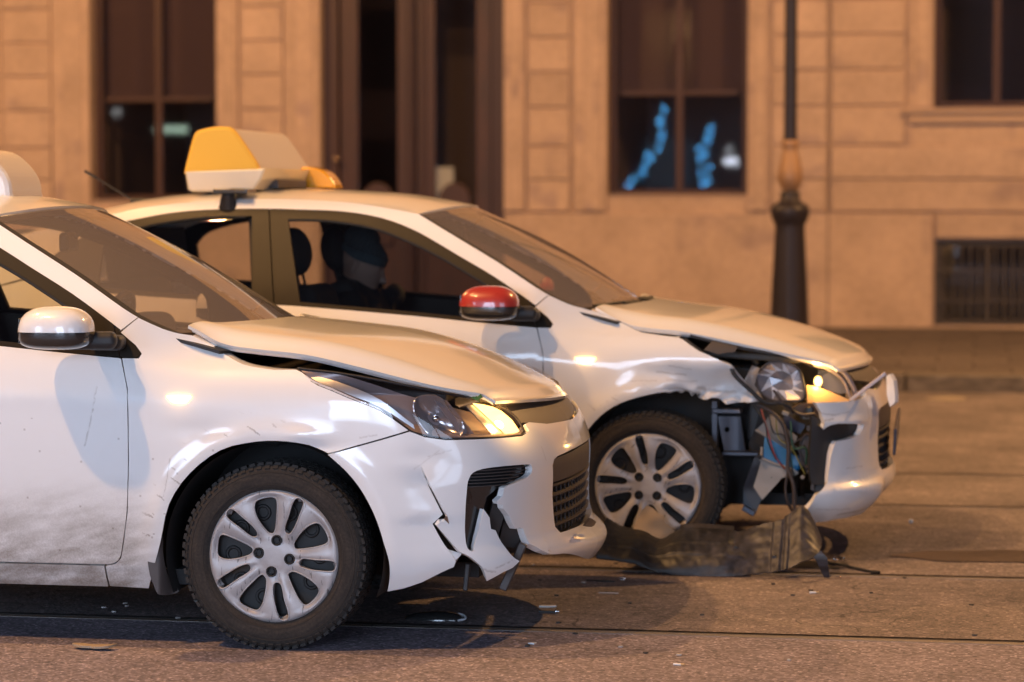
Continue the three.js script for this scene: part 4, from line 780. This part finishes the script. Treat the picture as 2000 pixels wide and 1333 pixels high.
  add(c, 'horn', merge([new THREE.CylinderGeometry(.055, .05, .06, 24).rotateX(Math.PI / 2).scale(.62, 1.25, 1).translate(.578, .45, .66), new THREE.TorusGeometry(.05, .006, 8, 24).scale(.62, 1.3, 1).translate(.578, .45, .692)]), hoseBrown);
  add(c, 'radiator_support', merge([bx(.05, .28, .04, .625, .42, .64), bx(.012, .26, .05, .60, .42, .67), bx(.09, .012, .05, .625, .375, .665), bx(.09, .012, .05, .63, .335, .665), bx(.09, .02, .05, .62, .54, .66)]), greyPlastic);
  add(c, 'fog_bezel', panel([[.612, .318], [.620, .60], [.70, .576], [.91, .562], [.90, .52], [.74, .485], [.72, .40], [.67, .318]], deep(.030), { L: .03, rim: .02 }), blackPlastic);
  add(c, 'inner_liner', merge([panel([[.42, .18], [.40, .66], [.9, .6], [1.05, .5], [1.0, .24]], deep(.32), { L: .08, rim: 0 }), bx(.3, .26, .03, .42, .5, .42)]), linerBlack);
  // what is left of the headlight
  const h = add(c, 'headlight', null); h.userData.label = 'smashed headlight with its glass gone';
  add(h, 'lamp_bowl', panel([[.11, .895], [.30, .868], [.47, .834], [.60, .810], [.73, .765], [.79, .69], [.80, .655], [.44, .652], [.37, .69], [.31, .79], [.15, .862]], deep(.21), { L: .03, rim: .02 }), linerBlack);
  // faceted main reflector; bright and dim reflections are coloured into alternate facets
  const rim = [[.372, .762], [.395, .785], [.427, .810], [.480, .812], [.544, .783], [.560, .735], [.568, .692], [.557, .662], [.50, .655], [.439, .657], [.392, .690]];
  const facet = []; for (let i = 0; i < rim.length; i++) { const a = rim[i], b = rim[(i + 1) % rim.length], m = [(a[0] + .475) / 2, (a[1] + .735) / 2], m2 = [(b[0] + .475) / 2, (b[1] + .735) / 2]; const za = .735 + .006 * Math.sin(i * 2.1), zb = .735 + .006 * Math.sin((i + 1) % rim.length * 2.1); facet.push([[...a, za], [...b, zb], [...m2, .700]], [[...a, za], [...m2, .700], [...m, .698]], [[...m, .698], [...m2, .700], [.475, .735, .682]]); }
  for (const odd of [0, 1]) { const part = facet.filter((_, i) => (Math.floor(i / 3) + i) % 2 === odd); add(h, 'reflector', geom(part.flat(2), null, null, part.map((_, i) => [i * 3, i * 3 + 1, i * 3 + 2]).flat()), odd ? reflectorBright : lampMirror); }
  add(h, 'reflector_rim', new THREE.TubeGeometry(new THREE.CatmullRomCurve3(rim.map((p, i) => V(p[0], p[1], .737 + .006 * Math.sin(i * 2.1))), true), 80, .006, 6, true), greyPlastic);
  add(h, 'bulb', new THREE.SphereGeometry(.017, 16, 12).scale(1, 1.3, 1).translate(.617, .729, .64), amberBulb);
  const l = new THREE.PointLight(lin(1, .55, .16), .16, 0, 2); l.position.set(.617, .735, .685); l.castShadow = true; c.add(l);
  const amberClear = new THREE.MeshPhysicalMaterial({ color: lin(.95, .62, .3), roughness: .2, transmission: .5, thickness: 0 });
  add(h, 'broken_lens', panel([[.573, .715], [.618, .707], [.68, .685], [.742, .658], [.745, .648], [.66, .645], [.577, .646]], (x, y) => V(x, y, .70 - .5 * (y - .65) - .25 * Math.max(0, x - .6)), { L: .02, rim: .003 }), amberClear);
  add(h, 'indicator_reflector', panel([[.63, .749], [.666, .768], [.708, .724], [.732, .676], [.70, .672], [.645, .690], [.628, .707]], (x, y) => V(x, y, .585 - .6 * (x - .63)), { L: .02, rim: .004 }), satin);
  add(h, 'housing_rim', merge([tube([[.50, .838, .72], [.539, .826, .71], [.622, .805, .67], [.71, .770, .60], [.75, .713, .57], [.768, .665, .55]], .011, 40, 6), tube([[.60, .80, .66], [.663, .777, .63], [.717, .730, .59], [.742, .664, .575]], .007, 30, 6)]), lampInside);
  add(h, 'housing_edge', merge([tube([[.09, .905, .812], [.15, .862, .832], [.202, .828, .842], [.272, .803, .838], [.296, .762, .838], [.355, .704, .825], [.413, .655, .81], [.46, .648, .80]], .009, 60, 6), tube([[.11, .918, .80], [.288, .875, .785], [.465, .841, .75], [.582, .819, .70]], .008, 40, 6), tube([[.42, .66, .80], [.50, .640, .78], [.53, .61, .75]], .006, 20, 6)]), blackPlastic);
  add(h, 'lens_remnant', panel([[.171, .864], [.203, .900], [.28, .889], [.35, .878], [.327, .857], [.29, .855], [.239, .847]], (x, y) => skin(x, y).add(V(0, 0, -.015)), { L: .02, rim: .004 }), greyPlastic);
  add(h, 'lens_shard', panel([[.33, .74], [.36, .80], [.39, .79], [.37, .72], [.41, .66], [.385, .655]], (x, y) => V(x, y, .79 + .03 * noise.noise(x * 20, y * 20, 1)), { L: .015, rim: .002 }), new THREE.MeshPhysicalMaterial({ color: lin(.7, .65, .62), roughness: .15, transmission: .7, thickness: 0 }));
  add(h, 'lamp_holder', panel([[.513, .622], [.557, .643], [.609, .640], [.63, .592], [.574, .585], [.525, .600]], (x, y) => V(x, y, .71 - .4 * (x - .51)), { holes: [circle(.020, 14, .585, .612)], L: .02, rim: .03 }), hoseBrown);
  add(c, 'grille_trim_strip', (() => { const g = rbx(.185, .016, .014, .003); g.rotateZ(.66); return g.translate(.815, .705, .58); })(), lampInside);
  add(c, 'bumper_fragment', panel([[.883, .738], [.898, .747], [.913, .72], [.920, .66], [.920, .63], [.900, .611], [.886, .66]], (x, y) => V(x + .0, y, .40 + .5 * (x - .9)), { L: .02, rim: .03 }), far.paint);
}
// ---------- wheel arch liner fallen to the ground beside the far wheel
{
  const dustMap = texture(1024, 512, (u, v, i, j) => { const n = fbm(u * 24, v * 11, 4, 5), m = fbm(u * 70, v * 33, 6, 3), d = clamp(sm(.18, .66, u + .16 * n) * (.52 + .55 * n + .25 * m) + .16 * (hash(i, j) - .5) * sm(.25, .6, u)); return [mix(16, 92, d), mix(16, 86, d), mix(18, 88, d)]; });
  const linerM = new THREE.MeshStandardMaterial({ map: dustMap, color: lin(.85, .90, 1), roughness: .5, bumpMap: dustMap, bumpScale: .003 });
  const t = thing('arch_liner', 'dusty black wheel arch liner lying torn off below the front wheel', 'car part'); t.position.set(.991, 0, -2.323);
  const top = curve(...[[-.21, .185], [-.147, .150], [-.061, .142], [.0, .112], [.034, .116], [.098, .150], [.293, .146], [.325, .142], [.40, .176], [.445, .190], [.508, .210], [.575, .262], [.60, .245], [.63, .19], [.66, .11]].reduce((a, p) => (a[0].push(p[0]), a[1].push(p[1]), a), [[], []])), bot = along([[-.21, .060], [-.07, .045], [.02, .018], [.12, .004], [.3, .003], [.45, .016], [.54, .036], [.60, .066], [.66, .085]]);
  const step = (x, c, w) => sm(c - w, c + w, x);
  const sheetAt = (u, v) => {
    const x = mix(-.21, .655, u), a = v * Math.PI / 2, y0 = top(x), y1 = bot(x), flat = sm(.28, .42, x);
    const yy = mix(mix(y0, y1, 1 - Math.cos(a)), mix(y0, y1, v), flat), zz = mix(mix(.92, 1.215, Math.sin(a)), mix(1.02, 1.20, v), flat);
    // pressed ribs and a folded step across the flat end, two long ribs along the trough
    const rib = .010 * (step(x, .47, .006) - step(x, .505, .006)) + .007 * (step(x, .52, .005) - step(x, .535, .005)) + .008 * (1 - flat) * (Math.exp(-(((v - .42) / .04) ** 2)) + Math.exp(-(((v - .62) / .04) ** 2)));
    return V(x + .004 * noise.noise(u * 20, v * 4, 2), yy + .003 * noise.noise(u * 30, v * 9, 5) + (v < .02 ? .006 * noise.noise(u * 60, 1, 3) : 0), zz + rib + .005 * noise.noise(u * 12, v * 5, 9));
  };
  const lg = grid((u, v) => sheetAt(u, v), 200, 40, .004);
  { const p = lg.attributes.position, q = lg.attributes.uv; for (let i = 0; i < p.count; i++) q.setXY(i, (p.getX(i) + .21) / .87 * .96 + .02, p.getY(i) * 2.4 + .2); }
  add(t, 'liner_sheet', lg, linerM);
  add(t, 'liner_lip', grid((u, v) => { const x = mix(.085, .30, u); return V(x, top(x) + .004 + .010 * v, .93 - .05 * v); }, 20, 2, .004), linerM);
  add(t, 'liner_lip', grid((u, v) => { const x = mix(.45, .60, u); return V(x, top(x) - .004, 1.02 - .09 * v * Math.sin(Math.PI * (.1 + .8 * u))); }, 20, 3, .004), new THREE.MeshStandardMaterial({ color: lin(.17, .12, .07), roughness: .8 }));
  add(t, 'liner_tab', panel([[.640, .09], [.665, .115], [.692, .088], [.700, .004], [.678, .004], [.652, .072]], (x, y) => V(x, y, 1.19 + .05 * Math.sin(y * 18)), { L: .02, rim: .006, uv: (x, y) => [.95, y * 3] }), linerM);
  for (const [u, v] of [[.80, .72], [.62, .45]]) { const p = sheetAt(u, v); add(t, 'clip', new THREE.CylinderGeometry(.009, .011, .008, 12).rotateX(Math.PI / 2).translate(p.x, p.y, p.z + .003), blackPlastic); }
  add(t, 'torn_flap', panel([[-.045, .245], [-.065, .222], [-.085, .182], [-.115, .115], [-.063, .122], [-.01, .10], [.023, .10], [.055, .126], [.072, .137], [.028, .179], [.024, .206], [.0, .214], [-.02, .232]], (x, y) => V(x, y, .965 + .02 * noise.noise(x * 12, y * 12, 3) - .15 * (y - .1)), { L: .015, rim: .004 }), new THREE.MeshStandardMaterial({ color: lin(.27, .21, .15), roughness: .85 }));
}
// ---------- roof signs
const signYellow = new THREE.MeshPhysicalMaterial({ color: lin(.80, .47, .065), roughness: .55, specularIntensity: .35 });
const signWhite = new THREE.MeshPhysicalMaterial({ color: lin(.70, .66, .62), roughness: .35, clearcoat: .6, clearcoatRoughness: .1 });
const signCream = new THREE.MeshPhysicalMaterial({ color: lin(.66, .56, .40), roughness: .35, clearcoat: .6, clearcoatRoughness: .1 });
{
  const t = thing('taxi_sign', 'tapered taxi roof sign, yellow behind and white in front, on black feet', 'taxi sign', 'roof signs'); t.position.copy(far.car.position);
  // wedge section, rear steep, front raked; the near and far ends are yellow caps
  const wedge = spline([[-2.112, 1.592], [-2.094, 1.66], [-2.072, 1.735], [-2.052, 1.755], [-1.99, 1.768], [-1.93, 1.768]], 3), front = spline([[-1.93, 1.768], [-1.908, 1.752], [-1.862, 1.69], [-1.805, 1.604]], 4).slice(1);
  const slice = (pts, z0, z1, b) => extrude(pts, z1 - z0 - 2 * b, b).translate(0, 0, z0 + b);
  const sec = [...wedge, ...front];
  add(t, 'white_shade', slice(sec, -.50, .372, .006), signWhite);
  add(t, 'yellow_shade', slice(sec, .372, .42, .014), signYellow);
  add(t, 'tray', slice([[-2.112, 1.586], [-2.100, 1.519], [-2.085, 1.512], [-1.93, 1.513], [-1.82, 1.522], [-1.79, 1.560], [-1.775, 1.596]], -.48, .42, .010), signCream);
  add(t, 'tray_slot', merge([bx(.05, .035, .5, -1.79, 1.538, -.05)]), greyPlastic);
  add(t, 'beacon', (() => { const g = extrude(spline([[-1.815, 1.530], [-1.798, 1.60], [-1.785, 1.612], [-1.735, 1.606], [-1.70, 1.592], [-1.672, 1.568], [-1.648, 1.528]], 4), .13, .008); return g.translate(0, 0, -.48); })(), new THREE.MeshPhysicalMaterial({ color: lin(.80, .38, .015), roughness: .25, clearcoat: 1 }));
  for (const s of [1, -1]) {
    add(t, 'foot', merge([new THREE.CylinderGeometry(.026, .044, .075, 20).scale(1, 1, .8).translate(-1.875, 1.464, s * .60), rbx(.15, .022, .16, .006, -1.86, 1.503, s * .55), new THREE.SphereGeometry(.044, 20, 12).scale(1, .55, .6).translate(-1.875, 1.433, s * .605)]), gloss);
    add(t, 'cross_bar', rbx(.05, .018, .2, .006, -1.87, 1.508, s * .42), gloss);
  }
}
{
  const t = thing('taxi_sign', 'plain white rounded taxi roof sign above the windscreen of the car with the cracked bumper', 'taxi sign', 'roof signs');
  const prof = shift(spline([[-1.60, 1.54], [-1.57, 1.61], [-1.50, 1.628], [-1.40, 1.631], [-1.28, 1.630], [-1.20, 1.620], [-1.15, 1.585], [-1.115, 1.54], [-1.105, 1.495], [-1.12, 1.470], [-1.3, 1.50]], 4, true), -.055);
  add(t, 'shade', extrude(prof, .30, .02).translate(0, 0, -.15), signWhite);
  add(t, 'magnet_base', rbx(.3, .04, .24, .01, -1.35, 1.505, 0), gloss);
}
thing('roof_aerial', 'short black whip aerial raked back on the taxi roof', 'aerial', null, merge([rod([-2.485, 1.462, 0], [-2.717, 1.598, 0], .0045, .0035, 8), rod([-2.665, 1.568, 0], [-2.717, 1.598, 0], .007, .0065, 8), rbx(.10, .03, .05, .012, -2.45, 1.462, 0)]), blackPlastic).position.copy(far.car.position);

// ---------- the driver, head bent down, dark beanie and jacket
function blobs(sdf, cx, cy, cz, r, res) {
  const mc = new MarchingCubes(res, new THREE.MeshStandardMaterial(), false, false, 120000); mc.isolation = 0;
  const n = mc.size, h = n / 2;
  for (let k = 0; k < n; k++) for (let j = 0; j < n; j++) for (let i = 0; i < n; i++) mc.field[i + j * n + k * n * n] = -sdf(cx + (i - h) / h * r, cy + (j - h) / h * r, cz + (k - h) / h * r);
  mc.update();
  const N = mc.count, P = [], Q = [], I = [], e = .002;
  for (let i = 0; i < N; i++) {
    const x = cx + mc.positionArray[i * 3] * r, y = cy + mc.positionArray[i * 3 + 1] * r, z = cz + mc.positionArray[i * 3 + 2] * r; P.push(x, y, z);
    const g = V(sdf(x + e, y, z) - sdf(x - e, y, z), sdf(x, y + e, z) - sdf(x, y - e, z), sdf(x, y, z + e) - sdf(x, y, z - e)).normalize(); Q.push(g.x, g.y, g.z); I.push(i);
  }
  return geom(P, Q, null, I);
}
const capsule = (p, a, b, ra, rb) => { const ab = [b[0] - a[0], b[1] - a[1], b[2] - a[2]], ap = [p[0] - a[0], p[1] - a[1], p[2] - a[2]], t = clamp((ap[0] * ab[0] + ap[1] * ab[1] + ap[2] * ab[2]) / (ab[0] ** 2 + ab[1] ** 2 + ab[2] ** 2)); return Math.hypot(ap[0] - ab[0] * t, ap[1] - ab[1] * t, ap[2] - ab[2] * t) - mix(ra, rb, t); };
const smin = (a, b, k) => { const h = clamp(.5 + .5 * (b - a) / k); return mix(b, a, h) - k * h * (1 - h); };
const chain = (p, bones, k) => bones.reduce((d, q) => smin(d, capsule(p, ...q), k), 9);
{
  const t = thing('person', 'person in a dark beanie and black jacket at the wheel, head bowed', 'person'); t.position.copy(far.car.position);
  const Z = -.36, tilt = -.35, ca = Math.cos(tilt), sa = Math.sin(tilt), H = [-1.525, 1.165, Z];
  // head in its own frame: +x face, y up
  const head = (x, y, z) => {
    const dx = x - H[0], dy = y - H[1], hz = z - H[2], hx = dx * ca + -dy * -sa * -1, hy = dx * -sa * -1 * -1 + dy * ca;
    const X = dx * ca + dy * sa, Y = -dx * sa + dy * ca, p = [X, Y, hz]; void hx; void hy;
    let d = chain(p, [[[-.015, .045, 0], [.0, .02, 0], .098, .09], [[.02, -.03, 0], [.045, -.085, 0], .066, .042], [[.055, .0, 0], [.06, -.05, 0], .05, .04]], .04);
    d = smin(d, capsule(p, [.092, .012, 0], [.122, -.028, 0], .010, .015), .015);                    // nose
    d = smin(d, capsule(p, [.082, .034, -.03], [.082, .034, .03], .014, .014), .02);                  // brow
    d = smin(d, capsule(p, [.088, -.066, -.018], [.088, -.066, .018], .010, .010), .012);             // lips
    d = smin(d, capsule(p, [.078, -.100, -.01], [.078, -.100, .01], .017, .017), .02);                // chin
    for (const s of [1, -1]) { d = Math.max(d, -(Math.hypot(X - .108, Y - .014, hz - s * .033) - .018)); d = smin(d, capsule(p, [-.01, .015, s * .086], [-.014, -.025, s * .084], .016, .012), .01); d = smin(d, Math.hypot(X - .085, Y - .012, hz - s * .033) - .013, .004); }
    return smin(d, capsule([x, y, z], [H[0] - .01, H[1] - .06, Z], [-1.57, .98, Z], .062, .066), .04);
  };
  const hands = (x, y, z) => { let d = 9; for (const s of [1, -1]) { const bz = Z + s * .13, q = [x, y, z]; d = Math.min(d, chain(q, [[[-1.10, .84, bz], [-1.05, .865, bz], .034, .032], ...[-.027, -.009, .009, .027].map((o, i) => [[-1.04, .870, bz + o], [-1.00 + .004 * i, .862 - .004 * Math.abs(i - 1), bz + o * 1.1], .0105, .009]), ...[-.027, -.009, .009, .027].map((o, i) => [[-1.00 + .004 * i, .862, bz + o * 1.1], [-.995, .832, bz + o * 1.1], .009, .0075]), [[-1.085, .865, bz - s * .03], [-1.045, .888, bz - s * .045], .0115, .0095]], .012)); } return d; };
  add(t, 'body', merge([blobs(head, -1.51, 1.11, Z, .22, 72), blobs(hands, -1.05, .86, Z, .21, 88)]), new THREE.MeshStandardMaterial({ color: lin(.30, .20, .165), roughness: .6 }));
  add(t, 'beanie', blobs((x, y, z) => { const dx = x - H[0], dy = y - H[1], X = dx * ca + dy * sa, Y = -dx * sa + dy * ca, hz = z - H[2]; let d = chain([X, Y, hz], [[[-.02, .055, 0], [-.035, .105, 0], .118, .085]], .03) + .003 * Math.sin(Math.atan2(hz, X) * 26); d = smin(d, Math.max(Math.hypot(X + .01, hz) - .118, Math.abs(Y - .052) - .022), .012); return Math.max(d, .032 - Y + .25 * Math.max(0, -X - .02)); }, H[0], H[1] + .07, Z, .18, 64), new THREE.MeshStandardMaterial({ color: lin(.045, .065, .08), roughness: .95 }));
  add(t, 'jacket', blobs((x, y, z) => chain([x, y, z], [[[-1.40, .60, Z], [-1.55, .92, Z], .17, .165], [[-1.56, .99, Z - .16], [-1.56, .99, Z + .16], .085, .085], [[-1.575, 1.0, Z], [-1.56, 1.055, Z], .10, .085], [[-1.55, .98, Z + .19], [-1.36, .76, Z + .26], .078, .062], [[-1.36, .76, Z + .26], [-1.13, .83, Z + .15], .06, .045], [[-1.55, .98, Z - .19], [-1.36, .76, Z - .26], .078, .062], [[-1.36, .76, Z - .26], [-1.13, .83, Z - .15], .06, .045], [[-1.48, .98, Z - .06], [-1.40, 1.03, Z - .14], .06, .05]], .05) + .008 * noise.noise(x * 16, y * 16, z * 16), -1.4, .80, Z, .42, 72), new THREE.MeshStandardMaterial({ color: lin(.013, .012, .013), roughness: .8 }));
  add(t, 'trousers', blobs((x, y, z) => chain([x, y, z], [[[-1.36, .62, Z - .08], [-1.36, .62, Z + .08], .14, .14], [[-1.34, .62, Z - .1], [-.92, .66, Z - .13], .10, .075], [[-1.34, .62, Z + .1], [-.92, .66, Z + .13], .10, .075], [[-.92, .66, Z - .13], [-.72, .36, Z - .12], .07, .05], [[-.92, .66, Z + .13], [-.72, .36, Z + .12], .07, .05]], .05), -1.05, .55, Z, .5, 64), new THREE.MeshStandardMaterial({ color: lin(.015, .016, .022), roughness: .9 }));
}
// ---------- bits on the road
{
  const flat = (pts, th = .004) => extrude(pts, th, .0008).rotateX(-Math.PI / 2);
  const M = (r, g, b, o = {}) => new THREE.MeshStandardMaterial({ color: lin(r, g, b), roughness: .6, ...o });
  const put = (name, label, cat, g, m, x, z, ry = 0, y = .0015, rx = 0, group) => { const t = thing(name, label, cat, group, g, m); t.position.set(x, y, z); t.rotation.set(rx, ry, 0); return t; };
  const curl = warp(flat(spline([[-.075, .008], [-.045, .022], [-.01, .018], [.02, .026], [.055, .02], [.072, .030], [.060, -.012], [.02, -.026], [0, -.018], [-.03, -.022], [-.06, -.008]], 3, true), .006), v => { v.y += .055 * Math.max(0, v.x - .015) * 6 * Math.max(0, v.x) + .02 + .18 * Math.abs(v.x) * Math.abs(v.x) * 3; });
  put('plastic_shard', 'curled tan plastic shard lying alone on the open asphalt', 'debris', curl, M(.34, .26, .18), -.585, .93, -.12, -.012);
  const butt = merge([new THREE.CylinderGeometry(.0036, .0036, .024, 12).rotateZ(Math.PI / 2)]), tip = new THREE.CylinderGeometry(.0037, .0037, .011, 12).rotateZ(Math.PI / 2).translate(.0176, 0, 0);
  for (const [x, z, a] of [[1.65, -.729, .2], [1.326, .899, -.15]]) { const t = put('cigarette_end', 'white cigarette end lying on the asphalt', 'cigarette', null, null, x, z, a, .0045, 0, 'cigarette ends on the road'); add(t, 'paper', butt, M(.75, .72, .68)); add(t, 'filter', tip, M(.5, .33, .16)); }
  put('plastic_chip', 'small white triangular chip in front of the tram rail', 'debris', flat([[-.014, 0], [.014, .006], [.004, -.012]], .003), M(.75, .75, .75), .809, .575, .3);
  put('plastic_shard', 'flat white plastic shard beside a black one with a shiny end', 'debris', flat([[-.03, -.006], [-.02, .008], [.026, .012], [.03, -.002], [.0, -.012]], .005), M(.62, .55, .5), .731, -.223, .1);
  const cl = put('plastic_clip', 'black plastic clip with a shiny blunt end, beside a white shard', 'debris', null, null, .757, -.082, .02, .006);
  add(cl, 'stem', rbx(.06, .008, .012, .002, -.006, 0, 0), M(.015, .015, .017)); add(cl, 'end', new THREE.CylinderGeometry(.008, .007, .014, 14).rotateZ(Math.PI / 2).translate(.03, .002, 0), chrome);
  const lens = warp(new THREE.SphereGeometry(1, 28, 16, 0, Math.PI * 2, 0, Math.PI / 2), v => { v.x *= .105 * (1 - .2 * v.x); v.y *= .028; v.z *= .045; });
  const lc = put('fog_lamp_cover', 'black fog lamp cover with a pale rim under the torn bumper', 'car part', null, null, .405, .12, .05, .001);
  add(lc, 'cover', lens, gloss); add(lc, 'rim', tube([[.06, .016, -.035], [.085, .012, -.012], [.09, .006, .018], [.07, .003, .04]], .004, 24, 6), M(.62, .62, .66));
  put('plastic_shard', 'long black plastic splinter on the shaded road between the cars', 'debris', flat([[-.06, 0], [-.02, .012], [.04, .008], [.055, -.006], [0, -.010]], .004), M(.012, .012, .013), .83, -.90, -.15);
  put('plastic_strip', 'thin pale plastic strip lying on the road between the cars', 'debris', rbx(.075, .003, .006, .001), M(.5, .45, .42), .90, -.60, -.04, .002);
  put('glass_fragment', 'clear glass fragment beside the black splinter', 'debris', warp(new THREE.IcosahedronGeometry(.012, 1), v => { v.y = v.y * .5 + .003; v.x *= 1 + .4 * Math.sin(v.z * 300); }), new THREE.MeshPhysicalMaterial({ color: lin(.9, .9, .92), transmission: 1, thickness: .01, roughness: .02 }), .905, -.955, 0, .002);
  put('wiper_rod', 'thin black bent rod pointing away from the fallen arch liner', 'car part', tube([[-.16, .012, -.15], [-.04, .008, -.02], [.06, .006, .10], [.10, .008, .145]], .006, 24, 8), M(.014, .013, .013), 1.775, -1.43, 0, 0);
  put('glass_fragment', 'curved clear lens fragment by the foot of the fallen arch liner', 'debris', warp(new THREE.SphereGeometry(.04, 18, 10, 0, 2.2, .6, 1.0), v => { v.y *= .5; }), new THREE.MeshPhysicalMaterial({ color: lin(.9, .85, .85), transmission: 1, thickness: 0, roughness: .05 }), 1.74, -1.17, .6, -.008);
  put('glass_fragment', 'clear glass lump lying behind the end of the fallen arch liner', 'debris', warp(new THREE.IcosahedronGeometry(.028, 1), v => { v.y = v.y * .35 + .004; }), new THREE.MeshPhysicalMaterial({ color: lin(.9, .88, .86), transmission: 1, thickness: .01, roughness: .04 }), 1.70, -1.66, 0, .004);
  put('pale_pebble', 'single pale pebble on the shaded road ahead of the taxi', 'debris', new THREE.IcosahedronGeometry(.011, 1), M(.6, .58, .55), 1.954, -3.0, 0, .008);
  const chipG = [0, 1, 2].map(k => flat(Array.from({ length: 5 + k }, (_, i) => polar(.004 + .006 * hash(i, k), i / (5 + k) * 6.283)), .003)), chipM = [M(.02, .02, .022), M(.05, .045, .04), M(.45, .42, .4)];
  for (let i = 0; i < 26; i++) { const k = i % 3, x = rr(.2, 2.3), z = rr(-1.9, .75), dark = rnd() > .25; put('debris_chip', dark ? 'tiny dark chip of plastic on the road' : 'tiny pale chip of plastic on the road', 'debris', chipG[k], dark ? chipM[k % 2] : chipM[2], x, z, rr(0, 6), .0012, 0, dark ? 'dark crumbs of plastic scattered on the road' : 'pale crumbs of plastic scattered on the road'); }
  for (let i = 0; i < 6; i++) put('debris_chip', 'tiny pale chip of plastic on the road', 'debris', chipG[i % 3], chipM[2], rr(-1.0, -.5), rr(-.2, .3), rr(0, 6), .0012, 0, 'pale crumbs of plastic scattered on the road');
  put('road_marking', 'worn pale patch of road paint near the far kerb', 'road marking', flat([[-.17, -.12], [.02, -.22], [.14, -.1], [.12, .18], [.02, .24], [-.1, .1]], .003), M(.30, .25, .2), 2.02, -10.75, 0, .0015);
}
// ---------- across the street, behind the camera: what the dark panes mirror
{
  const b = thing('building', 'dim plain house front with rows of windows across the street', 'building'); b.position.set(-6, 0, 25);
  const op = []; for (let r = 0; r < 3; r++) for (let i = 0; i < 9; i++) op.push([-17 + i * 4, -15.6 + i * 4, 1 + r * 3.6, 3.2 + r * 3.6]);
  add(b, 'wall', extrude([[-22, 0], [22, 0], [22, 13], [-22, 13]], .3, 0, op.map(o => [[o[0], o[2]], [o[0], o[3]], [o[1], o[3]], [o[1], o[2]]])), new THREE.MeshStandardMaterial({ color: lin(.16, .11, .11), roughness: .9 }));
  for (const o of op) add(b, 'window', bx(o[1] - o[0], o[3] - o[2], .05, (o[0] + o[1]) / 2, (o[2] + o[3]) / 2, .2), gloss);
  const blue = new THREE.MeshStandardMaterial({ color: 0x0a1420, emissive: lin(.10, .48, 1), emissiveIntensity: 36 }), bulbG = new THREE.SphereGeometry(.045, 8, 6);
  for (const [pts, n] of [[[[-5.68, 3.81], [-5.87, 3.16], [-6.11, 2.57], [-6.64, 1.68]], 12], [[[-4.72, 3.35], [-4.76, 2.5], [-4.82, 1.72]], 10]]) {
    const t = thing('light_garland', 'hanging garland of blue lights across the street', 'garland', 'blue garlands across the street');
    const cv = new THREE.CatmullRomCurve3(pts.map(p => V(p[0], p[1], 20)));
    add(t, 'cable', new THREE.TubeGeometry(cv, 40, .008, 6), blackPlastic); add(t, 'hanger', rod([pts[0][0], pts[0][1], 20], [pts[0][0], 6, 20], .006, .006, 6), blackPlastic);
    for (let i = 0; i < n; i++) { const p = cv.getPointAt(clamp((i + rr(-.3, .3)) / n)); const m = add(t, 'bulb', bulbG, blue); m.position.set(p.x + rr(-.16, .16), p.y + rr(-.05, .05), p.z + rr(-.1, .1)); }
  }
  const lamp = (x, y, w, h, col, k, label) => { const t = thing('wall_lamp', label, 'lamp'); t.position.set(x, y, 20); add(t, 'glow', rbx(w, h, .1, Math.min(w, h) * .4), new THREE.MeshStandardMaterial({ color: 0x222222, emissive: col, emissiveIntensity: k })); add(t, 'bracket', rod([0, 0, .05], [0, 0, 4.9], .02, .02, 6), darkMetal); };
  lamp(-4.06, 2.5, .34, .18, lin(.8, .85, 1), 16, 'white oval lamp beside the blue garlands'); lamp(-4.10, 2.80, .16, .16, lin(.8, .85, .9), 5, 'small round lamp above a white oval one');
  lamp(-18.9, 3.38, .9, .14, lin(.7, .95, .75), 8, 'long greenish strip lamp far along the street'); lamp(-20.4, 3.85, .2, .2, lin(.8, .8, .8), 4, 'small pale lamp near the greenish strip lamp');
}
renderer.render(scene, camera);
